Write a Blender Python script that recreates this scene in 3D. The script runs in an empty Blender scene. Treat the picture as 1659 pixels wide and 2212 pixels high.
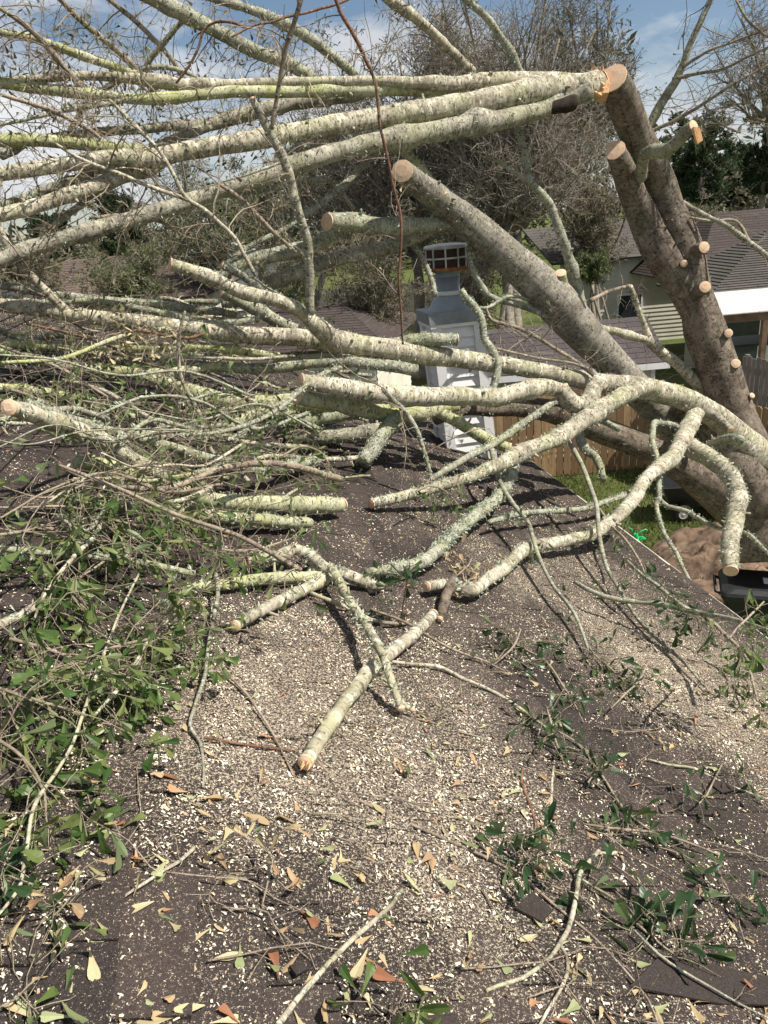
import bpy, math, random
import numpy as np
from mathutils import Vector
R = math.radians
rng = np.random.default_rng(7)
random.seed(7)
S = bpy.context.scene
COL = S.collection

# ------------------------------------------------------------------ camera, sky, sun, exposure
EYE = np.array([0., 0., 5.3])
PITCH, ROLL, F = R(21), R(5), 1640.0       # F: focal length in the 1659 px wide survey of the photograph
FW = np.array([0, math.cos(PITCH), -math.sin(PITCH)])
_u = np.array([0, math.sin(PITCH), math.cos(PITCH)]); _r = np.array([1., 0, 0])
RT = _r*math.cos(ROLL) - _u*math.sin(ROLL)
UP = _u*math.cos(ROLL) + _r*math.sin(ROLL)
cd = bpy.data.cameras.new('camera'); cam = bpy.data.objects.new('camera', cd); COL.objects.link(cam)
from mathutils import Matrix
M = Matrix(((RT[0], UP[0], -FW[0], EYE[0]), (RT[1], UP[1], -FW[1], EYE[1]), (RT[2], UP[2], -FW[2], EYE[2]), (0, 0, 0, 1)))
cam.matrix_world = M
cd.sensor_fit = 'VERTICAL'; cd.sensor_height = 24; cd.lens = 24*F/2212
cd.clip_start = .05; cd.clip_end = 2000
S.camera = cam

SUN_AZ, SUN_EL = R(107), R(55)
w = bpy.data.worlds.new('World'); S.world = w; w.use_nodes = True
nt = w.node_tree; nt.nodes.clear()
def _n(t, **k):
    n = nt.nodes.new(t)
    for a, b in k.items(): setattr(n, a, b)
    return n
sky = _n('ShaderNodeTexSky', sky_type='NISHITA', sun_disc=False, sun_elevation=SUN_EL, sun_rotation=SUN_AZ, altitude=50, air_density=1.0, dust_density=.4, ozone_density=1.6)
bg = _n('ShaderNodeBackground'); bg.inputs[1].default_value = .062
tc = _n('ShaderNodeTexCoord'); mp = _n('ShaderNodeMapping'); mp.inputs['Scale'].default_value = (1, 1, 2.6); mp.inputs['Location'].default_value = (.35, .0, .2)
nz = _n('ShaderNodeTexNoise'); nz.inputs['Scale'].default_value = 3.4; nz.inputs['Detail'].default_value = 9; nz.inputs['Roughness'].default_value = .58
cr = _n('ShaderNodeValToRGB'); cr.color_ramp.elements[0].position = .42; cr.color_ramp.elements[1].position = .57
nz2 = _n('ShaderNodeTexNoise'); nz2.inputs['Scale'].default_value = 5; nz2.inputs['Detail'].default_value = 6
cr2 = _n('ShaderNodeValToRGB'); cr2.color_ramp.elements[0].position = .35; cr2.color_ramp.elements[0].color = (5.2, 5.6, 6.3, 1)
cr2.color_ramp.elements[1].position = .65; cr2.color_ramp.elements[1].color = (9.6, 9.7, 9.8, 1)
mx = _n('ShaderNodeMixRGB'); out = _n('ShaderNodeOutputWorld')
for a, b in ((tc.outputs['Generated'], mp.inputs[0]), (mp.outputs[0], nz.inputs[0]), (nz.outputs[0], cr.inputs[0]), (mp.outputs[0], nz2.inputs[0]),
             (nz2.outputs[0], cr2.inputs[0]), (cr.outputs[0], mx.inputs[0]), (sky.outputs[0], mx.inputs[1]), (cr2.outputs[0], mx.inputs[2]),
             (mx.outputs[0], bg.inputs[0]), (bg.outputs[0], out.inputs[0])):
    nt.links.new(a, b)
sl = bpy.data.lights.new('sun', 'SUN'); sl.energy = 5.0; sl.angle = R(.5); sl.color = (1, .94, .85)
so = bpy.data.objects.new('sun', sl); COL.objects.link(so)
sd = Vector((math.sin(SUN_AZ)*math.cos(SUN_EL), math.cos(SUN_AZ)*math.cos(SUN_EL), math.sin(SUN_EL)))
so.rotation_euler = sd.to_track_quat('Z', 'Y').to_euler(); so.location = (20, 5, 30)
S.view_settings.view_transform = 'Standard'; S.view_settings.look = 'None'; S.view_settings.gamma = 1; S.view_settings.exposure = .6

# ------------------------------------------------------------------ survey helpers: pixel + distance -> place
def ray(x, y): return FW + RT*(x-829.5)/F - UP*(y-1106)/F
def at(x, y, d): return EYE + ray(x, y)*d
def proj(P):
    q = np.asarray(P)-EYE; z = q@FW
    return 829.5+F*(q@RT)/z, 1106-F*(q@UP)/z, z
EV = np.array([math.sin(R(-9.16)), math.cos(R(-9.16)), 0]); SV = np.array([EV[1], -EV[0], 0])   # along eave / down slope (plan)
TP = math.tan(R(22)); RZ = EYE[2]-1.55
NR = SV*math.sin(R(22)) + np.array([0, 0, math.cos(R(22))])
def roof(s, e, h=0.): return SV*s + EV*e + np.array([0, 0, RZ-TP*s]) + NR*h
def roof_d(x, y, h=0.):                                     # distance at which the ray meets the roof raised by h
    d = ray(x, y); return -(1.55 - h/math.cos(R(22)))/(d[2]+TP*SV.dot(d))
def on_roof(x, y, h=0.): return at(x, y, roof_d(x, y, h))
def ground_d(x, y, z=0.): return (z-EYE[2])/ray(x, y)[2]
def on_ground(x, y, z=0.): return at(x, y, ground_d(x, y, z))
def at_y(x, y, Y):                                          # point of the ray in the vertical plane y = Y
    d = ray(x, y); return EYE + d*(Y/d[1])
def se(P): P = np.asarray(P); return P@SV, P@EV

# ------------------------------------------------------------------ mesh and object helpers
class MB:
    def __init__(s): s.v=[]; s.q=[]; s.t=[]; s.a=[]; s.n=0; s.xs=[]; s.m=[]
    def add(s, v, q=None, t=None, a=None, x=None):
        v = np.asarray(v, dtype=np.float32).reshape(-1, 3)
        if q is not None and len(q): s.q.append(np.asarray(q, dtype=np.int32).reshape(-1, 4)+s.n)
        if t is not None and len(t): s.t.append(np.asarray(t, dtype=np.int32).reshape(-1, 3)+s.n)
        s.v.append(v); s.n += len(v)
        s.a.append(np.asarray(a, dtype=np.float32).reshape(-1, 3) if a is not None else np.zeros((len(v), 3), np.float32))
    def box(s, c, d, ax=None, a=None):
        ax = np.eye(3) if ax is None else np.asarray(ax)
        h = np.asarray(d)/2
        v = np.array([[i, j, k] for k in (-1, 1) for j in (-1, 1) for i in (-1, 1)])*h
        s.add(np.asarray(c)+v@ax, [(0, 2, 3, 1), (4, 5, 7, 6), (0, 1, 5, 4), (2, 6, 7, 3), (0, 4, 6, 2), (1, 3, 7, 5)], a=a)
    def hexa(s, v):   # 8 corners: bottom 4 ccw, top 4 ccw
        s.add(v, [(3, 2, 1, 0), (4, 5, 6, 7), (0, 1, 5, 4), (1, 2, 6, 5), (2, 3, 7, 6), (3, 0, 4, 7)])
    def lathe(s, prof, c, ax=(0, 0, 1), k=28, caps=True):
        ax = np.asarray(ax, float); ax /= np.linalg.norm(ax)
        u = np.cross(ax, [0, 1, 0.1]); u /= np.linalg.norm(u); w_ = np.cross(ax, u)
        th = np.linspace(0, 2*np.pi, k, endpoint=False)
        ring = np.cos(th)[:, None]*u + np.sin(th)[:, None]*w_
        v = np.concatenate([np.asarray(c)+ax*z+ring*r for r, z in prof]); m = len(prof)
        i = np.arange(k); j = (i+1) % k
        q = np.concatenate([np.stack([a*k+i, a*k+j, (a+1)*k+j, (a+1)*k+i], 1) for a in range(m-1)])
        s.add(v, q)
        if caps:
            for a in (0, m-1):
                o = s.n; s.add(np.asarray(c)+ax*prof[a][1], None)
                base = o-m*k+a*k if a == 0 else o-1-m*k+a*k
                tri = np.stack([np.full(k, o), base+i, base+j], 1)
                s.t.append(tri.astype(np.int32))
    def build(s, name, mat, parent=None, smooth=False):
        me = bpy.data.meshes.new(name)
        V = np.concatenate(s.v) if s.v else np.zeros((0, 3), np.float32)
        Q = np.concatenate(s.q) if s.q else np.zeros((0, 4), np.int32); T = np.concatenate(s.t) if s.t else np.zeros((0, 3), np.int32)
        me.vertices.add(len(V)); me.vertices.foreach_set('co', V.ravel())
        me.loops.add(Q.size+T.size); me.loops.foreach_set('vertex_index', np.concatenate([Q.ravel(), T.ravel()]).astype(np.int32))
        me.polygons.add(len(Q)+len(T))
        me.polygons.foreach_set('loop_start', np.concatenate([np.arange(len(Q))*4, Q.size+np.arange(len(T))*3]).astype(np.int32))
        me.polygons.foreach_set('use_smooth', np.full(len(Q)+len(T), smooth))
        at_ = me.attributes.new('tuv', 'FLOAT_VECTOR', 'POINT'); at_.data.foreach_set('vector', np.concatenate(s.a).ravel() if s.a else [])
        me.update(calc_edges=True); me.validate()
        me.materials.append(mat)
        o = bpy.data.objects.new(name, me); COL.objects.link(o)
        if parent is not None: o.parent = parent; o.matrix_parent_inverse = Matrix.Translation(-parent.location)
        return o
def tag(o, label=None, cat=None, group=None, kind=None):
    if label: o['label'] = label
    if cat: o['category'] = cat
    if group: o['group'] = group
    if kind: o['kind'] = kind
    return o
def thing(name, label, cat, loc=(0, 0, 0), group=None):
    o = bpy.data.objects.new(name, None); o.location = Vector([float(q) for q in loc]); o.empty_display_size = .1; COL.objects.link(o)
    return tag(o, label, cat, group)

def vnoise(p, seed=0):                                      # smooth value noise on (n,3) points, -1..1
    p = np.asarray(p, float); i = np.floor(p).astype(np.int64); f = p-i; f = f*f*(3-2*f); r = 0
    def h(a):
        n = (a[:, 0]*374761393 + a[:, 1]*668265263 + a[:, 2]*2147483647 + seed*974711) & 0x7fffffff
        n = ((n ^ (n >> 13))*1274126177) & 0x7fffffff
        return ((n ^ (n >> 16)) & 0xffff)/32767.5-1
    for dx in (0, 1):
        for dy in (0, 1):
            for dz in (0, 1):
                wt = (f[:, 0] if dx else 1-f[:, 0])*(f[:, 1] if dy else 1-f[:, 1])*(f[:, 2] if dz else 1-f[:, 2])
                r = r + wt*h(i+np.array([dx, dy, dz]))
    return r
def unit(v): return v/np.maximum(np.linalg.norm(v, axis=-1, keepdims=True), 1e-9)
def spline(P, step):
    P = np.asarray(P, float); n = len(P)
    if n == 2: k = max(2, int(np.linalg.norm(P[1, :3]-P[0, :3])/step)+1); t = np.linspace(0, 1, k)[:, None]; return P[0]*(1-t)+P[1]*t
    E = np.concatenate([[2*P[0]-P[1]], P, [2*P[-1]-P[-2]]]); out = []
    for i in range(1, n):
        a, b, c, d = E[i-1], E[i], E[i+1], E[i+2]
        k = max(2, int(np.linalg.norm(c[:3]-b[:3])/step)); t = np.linspace(0, 1, k, endpoint=False)[:, None]
        m1 = (c-a)/2; m2 = (d-b)/2
        out.append((2*t**3-3*t**2+1)*b + (t**3-2*t**2+t)*m1 + (-2*t**3+3*t**2)*c + (t**3-t**2)*m2)
    out.append(P[-1:]); return np.concatenate(out)
def tube(mb, pts, rad, k=10, rough=.07, cap=True, seed=0):
    """one limb: rings along pts; tuv = (length, around, around) so bark rings can follow it"""
    pts = np.asarray(pts, float); n = len(pts)
    T = unit(np.gradient(pts, axis=0)); ref = np.array([0.13, .2, 1.]) if abs(T[:, 2]).max() < .9 else np.array([1., .2, .1])
    U = np.zeros((n, 3)); u = unit(np.cross(T[0], ref)); U[0] = u
    for i in range(1, n): u = u - T[i]*(u@T[i]); u = unit(u); U[i] = u
    W = np.cross(T, U); th = np.linspace(0, 2*np.pi, k, endpoint=False)
    L = np.concatenate([[0], np.cumsum(np.linalg.norm(np.diff(pts, axis=0), axis=1))])
    ring = np.cos(th)[None, :, None]*U[:, None] + np.sin(th)[None, :, None]*W[:, None]
    r = np.asarray(rad, float)[:, None]*np.ones((1, k))
    base = pts[:, None]+ring*r[..., None]
    if rough > 0:
        q = base.reshape(-1, 3); rm = float(np.mean(rad))
        nn = vnoise(q/(rm*2.6), seed)*1.0 + .5*vnoise(q/(rm*.9), seed+1) + .9*vnoise(q/(rm*7), seed+2)
        r = r*(1+rough*nn.reshape(n, k))
        base = pts[:, None]+ring*r[..., None]
    a = np.stack([np.repeat(L, k)+seed*.173, (np.cos(th)[None]*r).ravel(), (np.sin(th)[None]*r).ravel()], 1)
    i = np.arange(k); j = (i+1) % k
    q = np.concatenate([np.stack([b*k+i, b*k+j, (b+1)*k+j, (b+1)*k+i], 1) for b in range(n-1)])
    o = mb.n; mb.add(base.reshape(-1, 3), q, a=a)
    if cap:
        for b, dn in ((0, -T[0]), (n-1, T[-1])):
            c = mb.n; mb.add((pts[b]+dn*rad[b]*.12)[None], a=[[L[b]+seed*.173, 0, 0]])
            tri = np.stack([np.full(k, c), o+b*k+(i if b else j), o+b*k+(j if b else i)], 1); mb.t.append(tri.astype(np.int32))
    return T
def tubes(mb, P, r, k=4):
    """many thin twigs at once: P (m,n,3), r (m,n)"""
    m, n, _ = P.shape
    if m == 0: return
    T = unit(np.gradient(P, axis=1)); ref = np.where(np.abs(T[:, :1, 2:]) < .8, np.array([0, 0, 1.]), np.array([1., 0, 0]))
    U = unit(np.cross(T, np.broadcast_to(ref, T.shape))); W = np.cross(T, U)
    th = np.linspace(0, 2*np.pi, k, endpoint=False); c, s_ = np.cos(th), np.sin(th)
    ring = c[None, None, :, None]*U[:, :, None]+s_[None, None, :, None]*W[:, :, None]
    V = P[:, :, None]+ring*r[:, :, None, None]
    L = np.concatenate([np.zeros((m, 1)), np.cumsum(np.linalg.norm(np.diff(P, axis=1), axis=2), axis=1)], 1)
    a = np.stack([np.repeat(L[..., None], k, 2), c*r[..., None], s_*r[..., None]], -1)
    i = np.arange(k); j = (i+1) % k
    q1 = np.concatenate([np.stack([b*k+i, b*k+j, (b+1)*k+j, (b+1)*k+i], 1) for b in range(n-1)])
    q = (q1[None]+(np.arange(m)*n*k)[:, None, None]).reshape(-1, 4)
    mb.add(V.reshape(-1, 3), q, a=a.reshape(-1, 3))
def rand_dirs(m): return unit(rng.normal(size=(m, 3)))
def sprout(P, r, m, length, spread=.8, bias=(0, 0, 0), t0=.2, t1=1., n=5, wig=.18, rr=.55, taper=.35, grav=0., planar=None, lens=None):
    """m child twigs on parents P (M,n,3)"""
    M_, N, _ = P.shape; pi = rng.integers(0, M_, m); t = rng.uniform(t0, t1, m)*(N-1); i = np.minimum(t.astype(int), N-2); f = (t-i)[:, None]
    st = P[pi, i]*(1-f)+P[pi, i+1]*f; pd = unit(P[pi, i+1]-P[pi, i]); r0 = (r[pi, i]*(1-f[:, 0])+r[pi, i+1]*f[:, 0])*rr
    d = unit(pd*(1-spread*.6)+rand_dirs(m)*spread+np.asarray(bias))
    ln = rng.uniform(length[0], length[1], m)*(1-.45*t/(N-1))
    C = [st]; dd = d
    for _ in range(n-1):
        dd = unit(dd+rng.normal(size=(m, 3))*wig+np.array([0, 0, -grav])); C.append(C[-1]+dd*(ln/(n-1))[:, None])
    return np.stack(C, 1), r0[:, None]*np.linspace(1, taper, n)[None]

# leaf shapes (water oak: narrow base, broad rounded or three lobed tip)
def leaf_shape(kind, curl, fold, roll=0.):
    ts = [0, .28, .52, .7, .84, .94, 1.0]
    ws = {0: [.012, .05, .105, .165, .19, .165, .09], 1: [.012, .05, .10, .17, .23, .19, .06], 2: [.012, .10, .16, .15, .11, .07, .02]}[kind]
    v = []
    for t, w_ in zip(ts, ws):
        z = curl*t*t
        for s_ in (-1, 0, 1):
            tt = t-(.07 if (s_ == 0 and kind == 1 and t == .94) else 0) + (-.05 if s_ and t == 1. else 0)
            v.append((tt, s_*w_*.82, z+abs(s_)*fold*w_*1.2 + s_*roll*t*w_*3))
    q = []
    for i in range(6): q += [(i*3, (i+1)*3, (i+1)*3+1, i*3+1), (i*3+1, (i+1)*3+1, (i+1)*3+2, i*3+2)]
    return np.array(v), np.array(q)
LEAF = [leaf_shape(k, c, f, ro) for k, c, f, ro in ((0, .05, .15, .1), (0, -.22, .3, -.1), (1, .12, .2, .1), (1, -.15, .1, .2), (2, .2, .25, 0), (0, .3, .35, -.2), (1, -.3, .3, 0), (2, -.2, .2, .15))]
LOW = (np.array([(0, 0, 0), (.55, .16, .03), (1, 0, -.08), (.55, -.16, .03)]), np.array([(0, 3, 2, 1)]))
def leaves(mb, pos, along, up, size, low=False):
    m = len(pos)
    if m == 0: return
    X = unit(along); Y = unit(np.cross(up, X)); Z = np.cross(X, Y)
    kinds = np.zeros(m, int) if low else rng.integers(0, len(LEAF), m)
    for kd in np.unique(kinds):
        id_ = np.where(kinds == kd)[0]; v, q = LOW if low else LEAF[kd]
        B = np.stack([X[id_], Y[id_], Z[id_]], 1)
        V = pos[id_][:, None]+np.einsum('vc,mcd->mvd', v, B)*size[id_][:, None, None]
        Q = (q[None]+(np.arange(len(id_))*len(v))[:, None, None]).reshape(-1, 4)
        mb.add(V.reshape(-1, 3), Q)
def leaf_tips(mb, P, per, size, droop=.2, low=False, spread=.9, along=(.55, 1.)):
    """clusters of leaves towards the ends of twigs P"""
    m, n, _ = P.shape
    if m == 0: return
    idx = np.repeat(np.arange(m), per); k = len(idx)
    t = rng.uniform(along[0], along[1], k)*(n-1); i = np.minimum(t.astype(int), n-2); f = (t-i)[:, None]
    pos = P[idx, i]*(1-f)+P[idx, i+1]*f; d = unit(P[idx, -1]-P[idx, -2])
    leaves(mb, pos, unit(d*.7+rand_dirs(k)*spread+np.array([0, 0, -droop])), unit(rand_dirs(k)+np.array([0, 0, .9])), rng.uniform(size[0], size[1], k), low)

# ------------------------------------------------------------------ materials
class MT:
    def __init__(s, name, rough=.85, spec=.25):
        s.m = bpy.data.materials.new(name); s.m.use_nodes = True; s.t = s.m.node_tree; s.b = s.t.nodes['Principled BSDF']
        s.b.inputs['Roughness'].default_value = rough; s.b.inputs['Specular IOR Level'].default_value = spec
    def n(s, t, **k):
        n = s.t.nodes.new(t)
        for a, b in k.items(): setattr(n, a, b)
        return n
    def l(s, a, b): s.t.links.new(a, b)
    def co(s, kind='Object', scale=(1, 1, 1), rot=(0, 0, 0)):
        if kind == 'tuv': o = s.n('ShaderNodeAttribute', attribute_name='tuv').outputs['Vector']
        else: o = s.n('ShaderNodeTexCoord').outputs[kind]
        mp = s.n('ShaderNodeMapping'); mp.inputs['Scale'].default_value = scale; mp.inputs['Rotation'].default_value = rot; s.l(o, mp.inputs[0]); return mp.outputs[0]
    def noise(s, co, scale, det=4, ro=.55, dist=0.):
        n = s.n('ShaderNodeTexNoise'); n.inputs['Scale'].default_value = scale; n.inputs['Detail'].default_value = det; n.inputs['Roughness'].default_value = ro; n.inputs['Distortion'].default_value = dist
        s.l(co, n.inputs['Vector']); return n.outputs[0]
    def voro(s, co, scale, feature='F1'):
        n = s.n('ShaderNodeTexVoronoi', feature=feature); n.inputs['Scale'].default_value = scale; s.l(co, n.inputs['Vector']); return n
    def ramp(s, f, a, b, ca=(0, 0, 0), cb=(1, 1, 1)):
        r = s.n('ShaderNodeValToRGB'); e = r.color_ramp.elements
        e[0].position = a; e[1].position = b; e[0].color = (*ca, 1); e[1].color = (*cb, 1); s.l(f, r.inputs[0]); return r.outputs[0]
    def mix(s, f, a, b, mode='MIX'):
        m = s.n('ShaderNodeMixRGB', blend_type=mode)
        for i, q in enumerate((f, a, b)):
            if hasattr(q, 'links'): s.l(q, m.inputs[i])
            else: m.inputs[i].default_value = q if i == 0 else (*q, 1)
        return m.outputs[0]
    def mul(s, a, b):
        m = s.n('ShaderNodeMath', operation='MULTIPLY')
        for i, q in enumerate((a, b)):
            if hasattr(q, 'links'): s.l(q, m.inputs[i])
            else: m.inputs[i].default_value = q
        return m.outputs[0]
    def bump(s, h, st=.4, dist=.02):
        b = s.n('ShaderNodeBump'); b.inputs['Strength'].default_value = st; b.inputs['Distance'].default_value = dist; s.l(h, b.inputs['Height']); s.l(b.outputs[0], s.b.inputs['Normal'])
    def col(s, c):
        if hasattr(c, 'links'): s.l(c, s.b.inputs['Base Color'])
        else: s.b.inputs['Base Color'].default_value = (*c, 1)
        return s
    def island(s): return s.n('ShaderNodeNewGeometry').outputs['Random Per Island']
    def objrand(s): return s.n('ShaderNodeObjectInfo').outputs['Random']
def bark(name, pale, dark, green, gfac, lich, band=.5, crack=(.05, .045, .035), bs=.5, S=(38, 16, 24), fis=0.):
    m = MT(name, .9, .15); ob = m.co('Object')
    tb = m.co('tuv', (S[0], S[1], S[1])); tc_ = m.co('tuv', (S[0]*1.9, S[2], S[2]))
    big = m.noise(ob, 5.5, 5, .65); c = m.mix(m.ramp(big, .38, .60), dark, pale); zone = m.ramp(m.noise(ob, 2.0, 3), .26, .50); zone2 = m.ramp(m.noise(m.co('Object', rot=(1, 2, 3)), 2.7, 3), .28, .50)
    c = m.mix(m.mul(m.objrand(), .3), c, tuple(q*.7 for q in dark))
    c = m.mix(m.mul(m.ramp(m.noise(ob, 3.1, 3), .47, .62), gfac), c, green)
    bands = m.noise(tb, 1.0, 3, .6); c = m.mix(m.mul(m.mul(m.ramp(bands, .5, .66), band), zone), c, tuple(q*.45 for q in dark))
    pb = m.noise(m.co('tuv', (S[0]*.55, S[1]*.5, S[1]*.5)), 1.0, 3); c = m.mix(m.mul(m.mul(m.ramp(pb, .56, .66), band), zone2), c, tuple(min(1, q*1.4) for q in pale))
    if fis:
        fz = m.noise(m.co('tuv', (3.5, 42, 42)), 1.0, 4, .6, .6); c = m.mix(m.mul(m.ramp(fz, .54, .64), fis), c, crack)
    cr_ = m.noise(tc_, 1.0, 2, .5); c = m.mix(m.mul(m.mul(m.ramp(cr_, .59, .66), .85), zone2), c, crack)
    bl = m.noise(ob, 30, 5, .7); c = m.mix(m.mul(m.mul(m.ramp(bl, .55, .62), .75), zone), c, tuple(q*.3 for q in dark))
    ln = m.noise(ob, 21, 5, .7, .4); lm = m.ramp(ln, .66-.12*lich, .69-.12*lich); lc = m.noise(ob, 75, 3, .7); c = m.mix(lm, c, m.mix(m.ramp(lc, .4, .6), (.10, .115, .075), (.50, .53, .41)))
    m.col(c); fine = m.noise(ob, 160, 3, .6)
    h = m.mix(.5, m.mix(.45, m.mix(.4, bands, cr_), ln), fine); m.bump(h, bs, .022)
    return m.m
BARK = {
 'pale': bark('bark_pale', (.62, .56, .44), (.30, .265, .195), (.36, .375, .19), .45, .55, .75),
 'green': bark('bark_green', (.52, .51, .35), (.33, .33, .19), (.40, .42, .15), .7, .5, .4),
 'grey': bark('bark_grey', (.43, .40, .32), (.23, .21, .16), (.33, .34, .18), .4, .6, .55),
 'lich': bark('bark_lichened', (.43, .42, .33), (.20, .19, .145), (.36, .37, .2), .5, 1.0, .5),
 'beech': bark('bark_beech', (.40, .365, .305), (.22, .195, .16), (.31, .31, .21), .3, .3, .55, (.05, .042, .033), .8, (26, 18, 26), .35),
 'trunk': bark('bark_trunk', (.27, .22, .175), (.125, .097, .075), (.27, .26, .18), .3, .1, .5, (.04, .032, .024), .9, (26, 18, 26), .6),
 'twig': bark('bark_twig', (.40, .33, .255), (.22, .17, .13), (.3, .3, .17), .35, .3, .3),
 'red': bark('bark_red', (.30, .17, .11), (.16, .085, .06), (.26, .2, .12), .3, .2, .4),
 'far': bark('bark_far', (.34, .30, .25), (.19, .16, .13), (.22, .22, .14), .3, .3),
}
def wood_cut():
    m = MT('cut_wood', .8, .2); t = m.co('tuv', (1, 1, 1))
    vo = m.n('ShaderNodeVectorMath', operation='LENGTH'); m.l(t, vo.inputs[0])
    ng = m.noise(m.co('Object'), 14, 3); sn = m.n('ShaderNodeMath', operation='SINE'); ad = m.n('ShaderNodeMath', operation='ADD')
    m.l(m.mul(vo.outputs['Value'], 900.), ad.inputs[0]); m.l(m.mul(ng, 12.), ad.inputs[1]); m.l(ad.outputs[0], sn.inputs[0])
    c = m.mix(m.mul(m.ramp(sn.outputs[0], .0, 1.), .35), (.66, .48, .33), (.40, .25, .16))
    c = m.mix(m.mul(m.ramp(m.noise(m.co('Object'), 40, 4), .45, .7), .5), c, (.42, .25, .15)); m.col(c); m.bump(m.noise(m.co('Object'), 180, 3), .35, .01); return m.m
CUT = wood_cut()
def splinter():
    m = MT('torn_wood', .8, .2); c = m.mix(m.noise(m.co('Object', (30, 30, 4)), 3, 4), (.62, .30, .12), (.80, .52, .28)); m.col(c); m.bump(m.noise(m.co('Object', (60, 60, 5)), 3, 3), .6, .02); return m.m
TORN = splinter()
def leafmat(name, a, b, c, under=.3, rough=.38, obj=False, spots=.4, trans=.35):
    m = MT(name, rough, .35); r = m.objrand() if obj else m.island()
    rp = m.n('ShaderNodeValToRGB'); e = rp.color_ramp.elements; e[0].color = (*a, 1); e[1].color = (*c, 1); e[0].position = .05; e[1].position = .95; k = e.new(.55); k.color = (*b, 1); m.l(r, rp.inputs[0])
    cc = m.mix(m.mul(m.ramp(m.noise(m.co('Object'), 45, 3), .55, .72), spots), rp.outputs[0], tuple(q*.5 for q in a))
    bf = m.n('ShaderNodeNewGeometry').outputs['Backfacing']
    un = m.mix(under, cc, (.42, .45, .28)); cc = m.mix(bf, cc, un); m.col(cc)
    tr = m.n('ShaderNodeBsdfTranslucent'); m.l(cc, tr.inputs[0]); ms = m.n('ShaderNodeMixShader'); ms.inputs[0].default_value = trans
    m.l(m.b.outputs[0], ms.inputs[1]); m.l(tr.outputs[0], ms.inputs[2]); m.l(ms.outputs[0], m.t.nodes['Material Output'].inputs[0])
    return m.m
LF = {
 'green': leafmat('leaf_green', (.045, .095, .022), (.105, .165, .042), (.22, .25, .09)),
 'dark': leafmat('leaf_dark', (.022, .052, .020), (.042, .085, .03), (.10, .14, .05), rough=.34),
 'hang': leafmat('leaf_hanging', (.05, .05, .022), (.10, .095, .035), (.2, .13, .06)),
 'tan': leafmat('leaf_tan', (.36, .25, .13), (.50, .38, .20), (.56, .47, .28), obj=True, rough=.6, spots=.5, trans=.2),
 'orange': leafmat('leaf_orange', (.26, .11, .055), (.44, .22, .115), (.54, .33, .19), obj=True, rough=.6, spots=.4, trans=.2),
 'olive': leafmat('leaf_olive', (.20, .24, .11), (.33, .36, .17), (.42, .43, .22), obj=True, rough=.55, spots=.4, trans=.2),
 'fgreen': leafmat('leaf_fallen_green', (.05, .11, .03), (.09, .15, .05), (.14, .19, .07), obj=True, rough=.4),
 'far': leafmat('leaf_far', (.038, .042, .026), (.075, .075, .045), (.17, .15, .10), rough=.55, under=.15),
 'farg': leafmat('leaf_far_green', (.045, .08, .02), (.10, .14, .035), (.20, .22, .06), rough=.5, under=.15),
 'farb': leafmat('leaf_far_brown', (.06, .05, .025), (.12, .10, .05), (.19, .17, .06), rough=.6, under=.15),
 'pine': leafmat('leaf_pine', (.015, .035, .015), (.03, .06, .022), (.06, .10, .035), rough=.5, under=.05),
 'litter': leafmat('leaf_litter', (.30, .17, .09), (.46, .35, .20), (.36, .37, .19), rough=.6, spots=.5, trans=.2),
}
def plain(name, a, b, scale=8, rough=.7, bump=.2, spec=.3, metal=0., det=5):
    m = MT(name, rough, spec); ob = m.co('Object'); m.b.inputs['Metallic'].default_value = metal
    n1 = m.noise(ob, scale, det, .6); m.col(m.mix(m.ramp(n1, .35, .65), a, b)); m.bump(m.noise(ob, scale*14, 3), bump, .01); return m.m
MAT = {}
def shingle_mat(name, a, b, c, dust, near=True):
    m = MT(name, .92, .15); ob = m.co('Object'); r = m.island()
    rp = m.n('ShaderNodeValToRGB'); e = rp.color_ramp.elements; e[0].color = (*a, 1); e[1].color = (*c, 1); k = e.new(.5); k.color = (*b, 1); m.l(r, rp.inputs[0])
    cc = m.mix(m.mul(m.ramp(m.noise(ob, 2.2, 4), .35, .7), .5), rp.outputs[0], tuple(q*.6 for q in b))
    g = m.voro(ob, 330 if near else 60); cc = m.mix(.55, cc, m.mix(g.outputs['Color'], tuple(q*.35 for q in b), tuple(min(1, q*1.9) for q in b)), 'MIX')
    if dust:
        cov = m.n('ShaderNodeSeparateXYZ'); m.l(m.n('ShaderNodeAttribute', attribute_name='tuv').outputs['Vector'], cov.inputs[0])
        sp = m.noise(ob, 130, 3, .7); sp2 = m.noise(ob, 380, 2, .6)
        ad = m.n('ShaderNodeMath', operation='ADD'); m.l(m.mix(.45, sp, sp2), ad.inputs[0]); m.l(m.mul(cov.outputs[0], .125), ad.inputs[1])
        cc = m.mix(m.mul(m.ramp(ad.outputs[0], .63, .69), .85), cc, m.mix(m.noise(ob, 60, 2), (.44, .36, .26), (.62, .53, .40)))
    m.col(cc); m.bump(m.mix(.5, g.outputs['Distance'], m.noise(ob, 140, 3)), .6, .006); return m.m
MAT['shingle'] = shingle_mat('shingle_brown', (.015, .0135, .0135), (.040, .032, .029), (.078, .061, .053), True)
MAT['shingle_far'] = shingle_mat('shingle_neighbour', (.045, .036, .033), (.062, .050, .045), (.085, .07, .062), False, False)
MAT['shingle_shed'] = shingle_mat('shingle_shed', (.05, .043, .043), (.072, .062, .062), (.10, .088, .088), False, False)
MAT['shingle_grey'] = shingle_mat('shingle_grey', (.06, .055, .05), (.085, .078, .07), (.11, .10, .09), False, False)
MAT['deck'] = plain('roof_deck', (.02, .017, .016), (.03, .025, .023), 6, .95)
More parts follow.
